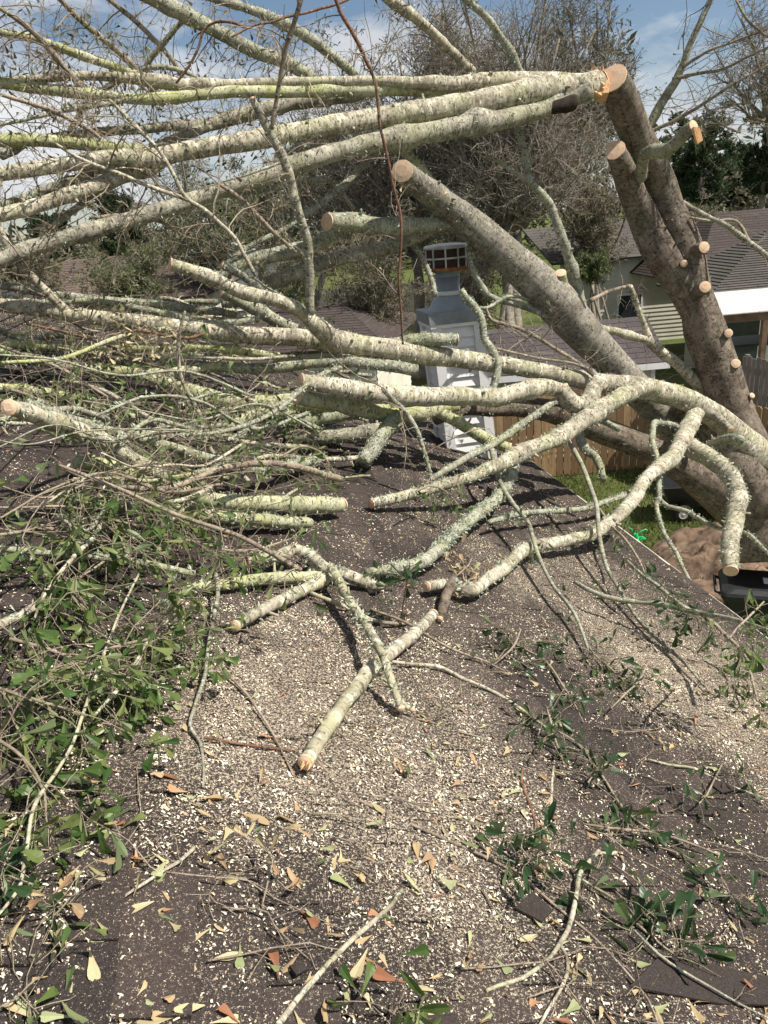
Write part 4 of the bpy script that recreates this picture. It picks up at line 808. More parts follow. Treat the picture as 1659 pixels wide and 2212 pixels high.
# cut and broken limbs over the roof
tl('limb', [(652, 823, 34, 5.6), (690, 829, 36), (731, 836, 38), (800, 848, 40), (876, 857, 40), (940, 858, 40), (1000, 857, 39), (1060, 858, 38), (1110, 850, 36), (1140, 842, 35), (1165, 837, 36), (1190, 838, 34), (1210, 845, 32, 7.0)], 'pale', 'ab', 'L3a', lich=.3)
tl('limb', [(1212, 836, 30, 7.0), (1222, 856, 34), (1240, 871, 36), (1260, 874, 36), (1275, 860, 34), (1283, 840, 34), (1296, 822, 36, 7.15)], 'pale', 'a', lich=.3)
tl('limb', [(644, 858, 34, 5.7), (690, 866, 36), (731, 873, 36), (803, 886, 38), (850, 895, 38), (895, 893, 34), (950, 880, 30), (1000, 868, 26, 6.9)], 'green', 'a', 'L3b', lich=.6)
tl('limb', [(858, 897, 30, 6.3), (835, 925, 32), (810, 962, 32), (785, 1000, 28, 'r.1')], 'lich', '', lich=1.2)
tl('limb', [(890, 872, 20, 6.75), (930, 884, 24), (967, 899, 25), (1021, 932, 24), (1060, 953, 24), (1100, 967, 22, 6.6)], 'green', 'b', lich=.8)
tl('limb', [(1415, 836, 36, 7.3), (1390, 836, 38), (1365, 846, 36), (1310, 879, 37), (1256, 912, 38), (1201, 948, 34), (1160, 964, 33), (1128, 977, 33), (1090, 998, 29), (1055, 1012, 27), (1021, 1028, 26), (960, 1048, 24), (912, 1061, 23), (850, 1078, 22), (803, 1087, 22, 'r.07')], 'pale', 'b', 'L4', lich=.5)
tl('limb', [(1112, 992, 26, 6.75), (1103, 1015, 25), (1094, 1048, 24), (1075, 1075, 23), (1050, 1096, 24), (1003, 1133, 24, 'r.15'), (966, 1166, 26), (940, 1195, 27), (912, 1213, 28), (870, 1226, 27), (840, 1231, 25), (790, 1238, 18, 'r.06')], 'lich', '', 'L4b', lich=1.3)
tl('limb', [(1512, 884, 28, 8.1), (1500, 898, 34), (1488, 922, 36), (1474, 948, 36), (1462, 972, 32), (1448, 992, 30), (1425, 1010, 28), (1401, 1027, 27), (1385, 1048, 27), (1372, 1072, 28), (1339, 1112, 28), (1320, 1128, 27), (1303, 1141, 27), (1270, 1158, 25), (1237, 1166, 24), (1200, 1173, 24), (1165, 1177, 24, 'r.12'), (1140, 1184, 26), (1121, 1197, 27), (1100, 1218, 26), (1085, 1232, 25), (1055, 1249, 25), (1035, 1268, 25), (1015, 1278, 26), (1000, 1272, 24), (985, 1265, 24), (955, 1263, 23), (922, 1266, 23, 'r.07')], 'pale', 'b', 'L5', lich=.4)
tl('limb', [(1474, 950, 36, 7.8), (1485, 962, 40), (1505, 974, 42), (1528, 987, 40), (1552, 1002, 38), (1572, 1019, 36), (1587, 1042, 35), (1594, 1065, 35), (1590, 1100, 36), (1586, 1133, 37), (1580, 1165, 38), (1577, 1195, 38), (1579, 1232, 32, 6.3)], 'pale', 'b', 'L5a', lich=.6)
tl('limb', [(1508, 892, 18, 8.1), (1518, 888, 20), (1546, 900, 18), (1562, 914, 16), (1578, 928, 14, 7.7)], 'grey', 'b')
for p in ([(1490, 940, 12, 7.7), (1455, 919, 12), (1435, 915, 12), (1413, 914, 13), (1411, 930, 12), (1408, 952, 12), (1419, 985, 12), (1422, 1015, 11), (1423, 1040, 11), (1424, 1076, 12), (1417, 1090, 11), (1424, 1120, 10), (1434, 1151, 10), (1450, 1178, 10), (1463, 1199, 10), (1475, 1226, 9), (1490, 1255, 8, 6.2)], [(1424, 1078, 10, 7.2), (1440, 1092, 10), (1455, 1097, 10), (1485, 1105, 10), (1510, 1120, 10), (1540, 1136, 9), (1565, 1144, 9), (1600, 1148, 9), (1619, 1156, 9), (1640, 1175, 8), (1665, 1200, 7, 6.8)], [(1528, 968, 20, 7.7), (1545, 956, 18), (1565, 949, 17), (1585, 946, 18), (1603, 950, 15, 7.2)], [(1383, 1055, 14, 7.6), (1357, 1065, 12), (1340, 1074, 12), (1310, 1083, 12), (1283, 1093, 12), (1256, 1100, 12), (1220, 1103, 12), (1183, 1105, 12), (1150, 1107, 12), (1110, 1113, 12), (1055, 1128, 10, 'r.12')], [(1250, 930, 18, 7.0), (1256, 955, 18), (1270, 974, 18), (1285, 985, 18), (1295, 1003, 18), (1303, 1037, 16, 6.6)], [(1260, 880, 14, 7.0), (1278, 894, 14), (1310, 912, 14), (1339, 928, 12, 6.8)], [(1200, 866, 16, 7.0), (1175, 884, 15), (1146, 903, 16), (1115, 925, 16), (1092, 942, 16), (1055, 966, 16), (1021, 982, 16), (967, 1014, 15), (930, 1035, 12, 'r.1')], [(1060, 860, 15, 6.9), (1075, 800, 16), (1070, 767, 16), (1055, 745, 17), (1045, 727, 17), (1042, 705, 17), (1037, 683, 16), (1030, 668, 15), (1019, 655, 15), (1005, 640, 13), (997, 626, 12, 7.0)], [(1200, 690, 12, 7.7), (1183, 683, 13), (1150, 668, 14), (1110, 655, 14), (1075, 648, 14), (1055, 638, 14), (1040, 618, 13), (1026, 592, 12), (1016, 565, 10), (1012, 545, 9, 7.3)], [(1150, 650, 6, 7.6), (1110, 640, 7), (1085, 645, 7), (1055, 664, 7), (1020, 662, 8), (1000, 645, 9, 7.2)], [(940, 640, 12, 7.2), (935, 615, 12), (925, 585, 12), (913, 560, 11), (900, 540, 11), (888, 527, 10, 7.2)]):
    tl('branch', p, 'lich', lich=.7)
tl('limb', [(986, 733, 26, 6.7), (940, 733, 27), (900, 734, 26), (870, 738, 22), (830, 742, 20), (790, 748, 18, 6.6)], 'lich', 'a', lich=.7)
tl('limb', [(370, 571, 27, 5.3), (400, 580, 28), (436, 593, 29), (480, 611, 29), (509, 625, 29), (567, 642, 29), (621, 660, 30), (650, 673, 30), (668, 688, 30), (694, 712, 36), (730, 742, 40, 6.15)], 'pale', 'a', 'LY', lich=.3)
tl('branch', [(670, 680, 20, 5.85), (669, 640, 19), (669, 603, 19), (667, 560, 20), (665, 520, 20), (655, 485, 19), (643, 455, 20), (632, 410, 20), (621, 364, 21), (605, 325, 18), (585, 291, 18), (565, 252, 16), (545, 215, 15, 5.2)], 'grey', 'b', 'US', lich=.3)
# limbs of the pile on the left
for p, mt, c, li in (
  ([(510, 676, 18, 6.4), (400, 665, 18), (291, 654, 18), (145, 640, 18), (0, 616, 16), (-60, 606, 14, 5.6)], 'lich', '', .5),
  ([(603, 770, 18, 6.2), (460, 752, 20), (330, 752, 20), (182, 749, 20), (90, 747, 20), (36, 744, 19), (-60, 738, 18, 5.5)], 'green', '', .3),
  ([(480, 790, 20, 6.2), (360, 806, 22), (255, 803, 22), (182, 796, 24), (109, 783, 22), (36, 768, 20), (-60, 750, 18, 5.3)], 'green', '', .5),
  ([(900, 800, 26, 6.6), (767, 782, 23), (694, 782, 22), (603, 793, 22), (548, 796, 22), (436, 792, 22), (327, 785, 20), (250, 780, 16, 6.0)], 'lich', '', .6),
  ([(620, 770, 8, 6.0), (548, 776, 8), (436, 772, 8), (327, 770, 8, 5.7)], 'pale', '', .2),
  ([(720, 880, 28, 6.4), (620, 868, 30), (510, 866, 30), (436, 850, 29), (400, 838, 28), (364, 828, 26), (300, 812, 20, 5.6)], 'green', '', .5),
  ([(780, 890, 28, 6.5), (712, 898, 34), (640, 906, 34), (548, 892, 32), (480, 895, 26), (400, 905, 20, 6.0)], 'lich', '', .5),
  ([(880, 900, 26, 6.7), (840, 926, 34), (767, 938, 36), (658, 942, 36), (548, 930, 34), (460, 925, 28, 6.2)], 'grey', '', .6),
  ([(640, 900, 24, 6.2), (600, 885, 24), (564, 890, 24), (491, 919, 24), (460, 930, 24), (418, 938, 24), (327, 948, 24), (270, 955, 18, 5.5)], 'green', '', .6),
  ([(700, 990, 20, 'r.08'), (660, 998, 20), (621, 1007, 20), (548, 1012, 21), (500, 1000, 22), (436, 986, 22), (380, 968, 21), (327, 955, 21), (236, 930, 20), (153, 905, 20), (60, 870, 18, 'r.5')], 'lich', '', .8),
  ([(300, 900, 18, 5.6), (200, 870, 20), (110, 850, 20), (0, 838, 20), (-60, 830, 20, 5.0)], 'green', '', .4),
  ([(560, 690, 14, 6.1), (460, 700, 16), (330, 672, 14), (200, 650, 14), (100, 655, 12), (0, 640, 12, 5.6)], 'lich', '', .4),
  ([(420, 1240, 16, 'r.1'), (300, 1215, 18), (190, 1200, 18), (90, 1195, 16), (-40, 1180, 14, 'r.2')], 'lich', '', .5),
  ([(-40, 1372, 22, 'r.1'), (20, 1340, 22), (55, 1322, 21), (95, 1300, 16, 'r.12')], 'pale', '', .2)):
    tl('limb', p, mt, c, lich=li)
# long bare branches of the crown, top left, and sticks that stand up out of the pile
for p, mt, tw in (
  ([(672, 172, 26, 6.7), (655, 158, 26), (625, 140, 27), (603, 130, 27), (545, 108, 28), (473, 69, 28), (400, 33, 29), (338, 0, 30), (280, -34, 30, 5.6)], 'lich', hang),
  ([(770, 172, 18, 6.9), (756, 152, 19), (712, 116, 22), (658, 76, 22), (620, 55, 22), (585, 40, 21), (545, 22, 19), (473, 0, 18), (420, -18, 18, 6.0)], 'lich', hang),
  ([(1046, 172, 18, 7.2), (1030, 158, 19), (1003, 138, 19), (949, 84, 20), (894, 36, 20), (840, 0, 20), (800, -30, 20, 6.3)], 'pale', up_),
  ([(1195, 200, 12, 7.3), (1175, 199, 14), (1157, 193, 16), (1128, 167, 17), (1105, 113, 16), (1076, 73, 16), (1058, 44, 15), (1007, 0, 15), (970, -30, 14, 6.7)], 'lich', dict(up_, n1=10)),
  ([(178, 192, 16, 5.5), (145, 153, 13), (102, 102, 12), (55, 55, 11), (0, 18, 9), (-40, -8, 8, 4.9)], 'twig', hang),
  ([(350, 182, 18, 5.9), (291, 160, 18), (218, 135, 17), (145, 109, 17), (73, 84, 16), (0, 69, 15), (-60, 56, 14, 5.1)], 'green', hang),
  ([(338, 208, 14, 6.0), (309, 167, 13), (273, 127, 13), (225, 87, 12), (182, 51, 12), (131, 0, 11), (100, -36, 10, 5.4)], 'twig', hang),
  ([(400, 180, 10, 6.1), (382, 145, 10), (345, 98, 10), (291, 44, 10), (236, 0, 10), (200, -30, 9, 5.6)], 'twig', hang),
  ([(308, 195, 10, 6.2), (309, 164, 12), (327, 124, 13), (364, 80, 12), (385, 55, 11), (402, 34, 14, 6.0)], 'lich', None),
  ([(586, 280, 9, 5.2), (595, 225, 9), (603, 182, 10), (612, 130, 10), (621, 91, 10), (636, 45, 11), (652, -8, 11), (660, -40, 11, 4.8)], 'twig', dict(up_, n1=7)),
  ([(870, 744, 5, 5.9), (866, 670, 5), (861, 603, 6), (866, 530, 6), (865, 465, 6), (850, 405, 7), (840, 356, 7), (830, 310, 7), (821, 273, 7), (817, 225, 7), (811, 182, 7), (800, 150, 8), (789, 127, 9), (775, 95, 9), (752, 55, 9), (735, 25, 9), (718, -20, 9, 5.0)], 'red', dict(up_, n1=12, leaf='tan', share=.12)),
  ([(500, 80, 4, 5.0), (548, 55, 5), (585, 48, 5), (621, 36, 6), (660, 28, 6), (694, 18, 6), (735, 6, 6), (770, -10, 6, 5.3)], 'red', None),
  ([(380, 180, 5, 5.4), (410, 140, 6), (430, 100, 6), (440, 65, 6), (465, 48, 6), (500, 48, 6), (530, 60, 5, 5.2)], 'red', None),
  ([(553, 596, 9, 5.0), (530, 555, 10), (509, 516, 10), (470, 478, 10), (440, 452, 10), (400, 425, 10), (372, 372, 9), (345, 327, 9), (305, 285, 9), (269, 247, 8), (235, 215, 6, 4.6)], 'pale', dict(up_, n1=10)),
  ([(407, 432, 10, 4.95), (327, 404, 9), (255, 374, 9), (210, 358, 8), (164, 338, 8), (120, 310, 6, 4.6)], 'pale', dict(up_, n1=8)),
  ([(818, 320, 15, 6.6), (795, 345, 15), (767, 374, 15), (740, 402, 14), (712, 425, 14), (650, 469, 13), (600, 502, 12), (548, 527, 12), (500, 560, 11), (470, 582, 10, 6.0)], 'lich', dict(up_, n1=6)),
  ([(140, 668, 20, 5.4), (112, 642, 19), (84, 614, 18), (36, 563, 18), (18, 532, 17), (0, 505, 16), (-30, 460, 14, 5.0)], 'pale', up_),
  ([(825, 839, 10, 5.6), (850, 865, 10), (876, 890, 10), (901, 930, 10), (916, 974, 10), (927, 1014, 9), (932, 1050, 7, 5.6)], 'lich', dict(up_, n1=6, leaf='green')),
  ([(1050, 664, 5, 7.2), (1060, 690, 8), (1090, 700, 8), (1128, 712, 8), (1165, 732, 8), (1201, 755, 8), (1245, 782, 9), (1288, 814, 10, 7.3)], 'twig', dict(up_, n1=9, bias=(0, 0, .2))),
  ([(1060, 750, 5, 7.0), (1110, 762, 6), (1165, 774, 6), (1237, 785, 6), (1280, 800, 5, 7.3)], 'twig', dict(up_, n1=5)),
  ([(145, 292, 10, 5.9), (170, 250, 11), (200, 214, 11), (230, 190, 12), (300, 150, 12), (360, 146, 10), (410, 160, 9), (440, 180, 8, 6.0)], 'lich', None),
  ([(470, 395, 8, 5.6), (520, 430, 10), (560, 470, 10), (600, 510, 9), (640, 545, 8, 5.9)], 'twig', dict(up_, n1=8)),
  ([(330, 205, 9, 5.7), (290, 212, 10), (240, 224, 10), (160, 236, 9), (90, 250, 8), (30, 264, 7), (-30, 274, 6, 5.2)], 'lich', up_),
  ([(0, 204, 8, 5.0), (60, 222, 9), (110, 238, 10), (160, 262, 10), (200, 285, 9), (218, 300, 8, 5.3)], 'twig', dict(up_, n1=9)),
  ([(75, 530, 12, 5.5), (130, 476, 14), (180, 438, 14), (220, 405, 13), (260, 380, 10, 5.7)], 'grey', dict(up_, n1=6)),
  ([(200, 470, 6, 5.4), (250, 466, 8), (310, 470, 8), (350, 480, 8), (380, 500, 6, 5.7)], 'twig', dict(up_, n1=6))):
    tl('branch', p, mt, lich=.5 if mt == 'lich' else .12, twigs=tw)

# the crown heaped on the left: many thinner limbs lying over one another
for i in range(38):
    y0 = rng.uniform(640, 1130); x0 = rng.uniform(-60, 420) if y0 < 1000 else rng.uniform(-60, 250); L = rng.uniform(220, 620); sl_ = rng.normal(.06, .16); w0 = rng.choice([5, 7, 9, 12, 16, 20], p=[.2, .22, .22, .18, .12, .06]); h = rng.uniform(.06, .6)*(1 if y0 > 720 else .6)
    xs = np.linspace(x0, min(x0+L, 800), 5); b_ = rng.normal(0, 22, 5)
    if roof_d(xs[0], y0, h) > 9: continue
    ys = y0+sl_*(xs-x0)+b_; d0 = min(7.0, roof_d(xs[0], ys[0], h)); d1 = min(7.3, roof_d(xs[-1], ys[-1], h*.7))
    if not (2 < d0 and 2 < d1): continue
    tab = [(xs[k], ys[k], w0*(.65+.35*k/4)) + ((d0,) if k == 0 else (d1,) if k == 4 else ()) for k in range(5)]
    tl('branch', tab, rng.choice(['pale', 'lich', 'green', 'twig'], p=[.35, .3, .1, .25]), lich=.3 if w0 > 8 else 0, twigs=dict(n1=7, len1=(.2, .8), n2=4, len2=(.06, .3), r1=.0032, per=2, leaf='green', share=.28, grav=.06, bias=(0, 0, .12)))
# ------------------------------------------------------------------ cut pieces lying loose
def loose(name, label, cat, tab, mat='pale', cuts='', group=None, **k):
    o = limb(name, tab, mat, None, cuts, **k); return tag(o, label, cat, group)
LG = 'cut logs and limbs on the roof'
loose('log', 'yellow green mossy log low in the pile, sawn at its right end', 'log', [(165, 998, 26, 'r.28'), (210, 1003, 32), (260, 1012, 35), (330, 1036, 37), (420, 1072, 37, 'r.16'), (500, 1086, 35), (600, 1089, 35), (680, 1090, 34), (736, 1091, 33, 'r.1')], 'green', 'b', LG, lich=.5)
loose('log', 'pale green log under the mossy one, sawn at its left end', 'log', [(214, 1082, 34, 'r.16'), (300, 1092, 32), (400, 1106, 30), (500, 1118, 28), (600, 1126, 26), (670, 1130, 22, 'r.07')], 'green', 'a', LG, lich=.5)
loose('log', 'stout pale log with an orange sawn end at the left picture edge', 'log', [(22, 882, 36, 'r.6'), (73, 896, 36), (145, 922, 37), (204, 944, 38), (255, 972, 36), (310, 1006, 34), (370, 1040, 30, 'r.25')], 'pale', 'a', LG, lich=.4)
loose('log', 'short sawn limb beneath the Y shaped limb, mossy end facing left', 'log', [(482, 630, 26, 6.2), (546, 664, 26), (603, 696, 26), (640, 712, 26, 6.5)], 'lich', 'a', LG, lich=.6)
loose('log', 'thin lichened limb just above the pale Y shaped limb', 'log', [(482, 572, 18, 5.9), (546, 610, 20), (600, 645, 20), (650, 668, 18, 6.2)], 'lich', 'a', LG, lich=1.)
loose('log', 'thick sawn log in front, its splintered end pointing at the viewer', 'log', [(662, 1645, 35, 'r.055'), (712, 1563, 34), (767, 1487, 32), (811, 1436, 30), (858, 1399, 28), (898, 1366, 27), (934, 1328, 25, 'r.06')], 'pale', 'ab', LG, lich=.15)
pf = limb_path([(662, 1645, 35, 'r.055'), (712, 1563, 34, 'r.055')]); lo_ = bpy.data.objects['log.005']; mb = MB(); T = unit(pf[0, :3]-pf[1, :3])
for i in range(9):
    a = pf[0, :3]+RT*rng.uniform(-.5, .9)*pf[0, 3]*.8+UP*rng.uniform(-.2, .85)*pf[0, 3]*.8; b = a+T*rng.uniform(.015, .05); u_ = RT*.006; v_ = UP*.006; mb.add([a+u_, a-u_, a+v_, b], None, [(0, 1, 3), (1, 2, 3), (2, 0, 3), (0, 2, 1)])
mb.build('splinters', TORN, lo_)
o = loose('cut_branch', 'forked crooked branch resting across the thick front log', 'branch', [(715, 1226, 20, 'r.12'), (730, 1252, 22), (745, 1282, 21), (774, 1326, 21, 'r.12'), (803, 1370, 20), (825, 1412, 20, 'r.16'), (836, 1443, 19), (851, 1487, 18), (866, 1528, 17, 'r.05')], 'pale', 'b', LG, lich=.9)
limb('fork', [(856, 1502, 12, 'r.06'), (872, 1522, 13), (890, 1532, 11, 'r.05')], 'pale', o, 'b')
o = loose('cut_branch', 'bent pale branch with an elbow, left of the standing twig, above the forked branch', 'branch', [(538, 1209, 23, 'r.08'), (570, 1206, 24), (603, 1202, 24), (633, 1188, 25, 'r.12'), (655, 1192, 26), (672, 1201, 25), (694, 1221, 25), (712, 1232, 25), (740, 1238, 26), (776, 1253, 27), (800, 1262, 26), (812, 1266, 20), (828, 1264, 14, 'r.05')], 'pale', 'a', LG, lich=.5)
limb('fork', [(672, 1204, 22, 'r.1'), (680, 1222, 20), (684, 1240, 16, 'r.05')], 'pale', o)
loose('cut_branch', 'straight sawn stick under the bent elbow branch, end pointing lower left', 'branch', [(511, 1351, 25, 'r.05'), (548, 1328, 26), (621, 1290, 27), (660, 1272, 27), (694, 1256, 26), (716, 1240, 22, 'r.06')], 'pale', 'a', LG, lich=.4)
loose('cut_branch', 'greenish log piece behind the straight sawn stick, left of the bent elbow', 'branch', [(400, 1272, 18, 'r.05'), (455, 1266, 23), (510, 1259, 26), (580, 1250, 28), (640, 1246, 27), (690, 1246, 24, 'r.06')], 'green', '', LG, lich=.7)
loose('dead_stub', 'short brown rotten stub below the pale sawn limb end', 'stub', [(982, 1246, 18, 'r.1'), (972, 1268, 22), (964, 1290, 20), (957, 1312, 17), (950, 1336, 15, 'r.03')], 'trunk', 'b', LG, rough=.3)
STK = 'sticks lying on the roof'
for lab, p, mt in (
  ('slender stick running off the bottom edge, left of the roof middle', [(600, 2215, 15, 'r.012'), (640, 2162, 14), (687, 2107, 13), (752, 2038, 12), (810, 1987, 11), (845, 1955, 10), (862, 1930, 9), (869, 1922, 8, 'r.02')], 'pale'),
  ('very long thin stick winding from the front log end to the lower right corner', [(676, 1632, 7, 'r.01'), (700, 1660, 7), (730, 1690, 7), (767, 1725, 7), (820, 1748, 7), (869, 1772, 7), (967, 1816, 7), (1058, 1856, 7), (1128, 1896, 6), (1201, 1958, 6), (1281, 2023, 6), (1346, 2092, 6), (1401, 2161, 5), (1422, 2215, 5, 'r.02')], 'twig'),
  ('crooked pale stick with a blunt end among green leaves, lower right', [(1294, 1838, 10, 'r.05'), (1270, 1864, 10), (1252, 1888, 11), (1245, 1930, 11), (1237, 1972, 11), (1226, 2010, 11), (1212, 2034, 11), (1195, 2060, 10), (1175, 2081, 10), (1128, 2114, 9), (1080, 2128, 9), (1050, 2140, 8, 'r.015')], 'pale'),
  ('short curved side stick below the crooked pale stick', [(1210, 2042, 9, 'r.03'), (1222, 2062, 9), (1227, 2090, 9), (1218, 2122, 8), (1201, 2154, 8), (1182, 2185, 7), (1166, 2215, 7, 'r.01')], 'pale'),
  ('long limber stick at lower left with green leaves around its top', [(300, 1240, 5, 'r.2'), (256, 1330, 6), (215, 1440, 7), (180, 1540, 8), (156, 1608, 8), (138, 1640, 9), (120, 1670, 9), (92, 1708, 9), (73, 1743, 9), (64, 1780, 9), (60, 1815, 9), (52, 1865, 9), (44, 1910, 9), (25, 1942, 8), (0, 1972, 7), (-15, 1990, 7, 'r.03')], 'pale'),
  ('small straight stick beside tan leaves at lower left', [(418, 1833, 9, 'r.03'), (390, 1858, 8), (364, 1874, 8), (309, 1910, 7), (265, 1939, 6), (228, 1985, 4, 'r.01')], 'pale'),
  ('winding lichened stick standing down the roof left of centre', [(466, 1240, 11, 'r.1'), (470, 1270, 10), (469, 1297, 10), (462, 1330, 10), (455, 1370, 10), (448, 1410, 9), (444, 1450, 9), (436, 1480, 9), (429, 1500, 9), (416, 1540, 8), (410, 1565, 8), (420, 1585, 8), (433, 1606, 8), (440, 1660, 7), (438, 1700, 5, 'r.012')], 'lich'),
  ('thin arching twig to the right of the winding lichened stick', [(444, 1452, 6, 'r.03'), (465, 1450, 6), (491, 1458, 6), (520, 1485, 6), (545, 1515, 6), (582, 1572, 5), (610, 1625, 4), (640, 1690, 3, 'r.015')], 'twig'),
  ('reddish brown stick pointing at the sawn front log end', [(425, 1589, 5, 'r.02'), (470, 1598, 6), (509, 1606, 6), (570, 1614, 6), (645, 1624, 5, 'r.015')], 'red'),
  ('thin stick passing behind the forked branch toward the right', [(669, 1279, 9, 'r.05'), (705, 1294, 9), (749, 1311, 9), (800, 1338, 8), (850, 1347, 8), (880, 1346, 7, 'r.03')], 'pale'),
  ('long stick reaching right from the forked branch crossing', [(835, 1428, 7, 'r.03'), (885, 1434, 8), (941, 1439, 9), (970, 1450, 9), (1003, 1468, 9), (1040, 1482, 8), (1076, 1500, 8), (1128, 1533, 7), (1180, 1572, 5, 'r.02')], 'pale'),
  ('thin straight twig parallel above the long right reaching stick', [(800, 1315, 6, 'r.06'), (876, 1344, 6), (930, 1377, 6), (985, 1406, 6), (1040, 1425, 5), (1090, 1450, 4, 'r.03')], 'twig'),
  ('dark thin twig lying below the fork tip', [(868, 1546, 4, 'r.015'), (930, 1560, 4), (990, 1580, 4), (1060, 1598, 3, 'r.012')], 'twig'),
  ('bent brown twig left of the lower right leaf cluster', [(1128, 1660, 6, 'r.02'), (1127, 1692, 7), (1140, 1725, 8), (1152, 1760, 8), (1168, 1800, 8), (1190, 1835, 7), (1205, 1862, 5, 'r.015')], 'red'),
  ('thin stick beside the bent brown twig, nearly parallel to it', [(1196, 1655, 5, 'r.02'), (1192, 1690, 6), (1190, 1730, 7), (1187, 1765, 5, 'r.012')], 'pale'),
  ('long whip of a twig in the right hand sawdust, pointing down slope', [(1195, 1575, 4, 'r.02'), (1240, 1600, 5), (1275, 1640, 6), (1310, 1690, 6), (1345, 1745, 5), (1400, 1790, 4), (1460, 1810, 3, 'r.02')], 'twig'),
  ('slim twig crossing sawdust at the right edge of the roof', [(1400, 1640, 4, 'r.02'), (1445, 1652, 6), (1500, 1660, 6), (1560, 1690, 5), (1640, 1720, 4), (1670, 1730, 3, 'r.02')], 'pale'),
  ('small forked stick in dark shingles near the bottom right', [(1330, 1842, 9, 'r.02'), (1310, 1845, 9), (1290, 1842, 9, 'r.03'), (1295, 1838, 4, 'r.03')], 'pale'),
  ('lichened stick lying across lower right leaves near the corner', [(1370, 2010, 5, 'r.04'), (1420, 2060, 7), (1470, 2095, 6), (1530, 2130, 6), (1600, 2170, 5), (1660, 2200, 4, 'r.03')], 'lich')):
    loose('stick', lab, 'stick', p, mt, group=STK, twigs=dict(n1=3, len1=(.08, .3), n2=2, len2=(.04, .14), r1=.0022, spread=.7) if p[0][2] < 8 or p[-1][2] < 7 else None)

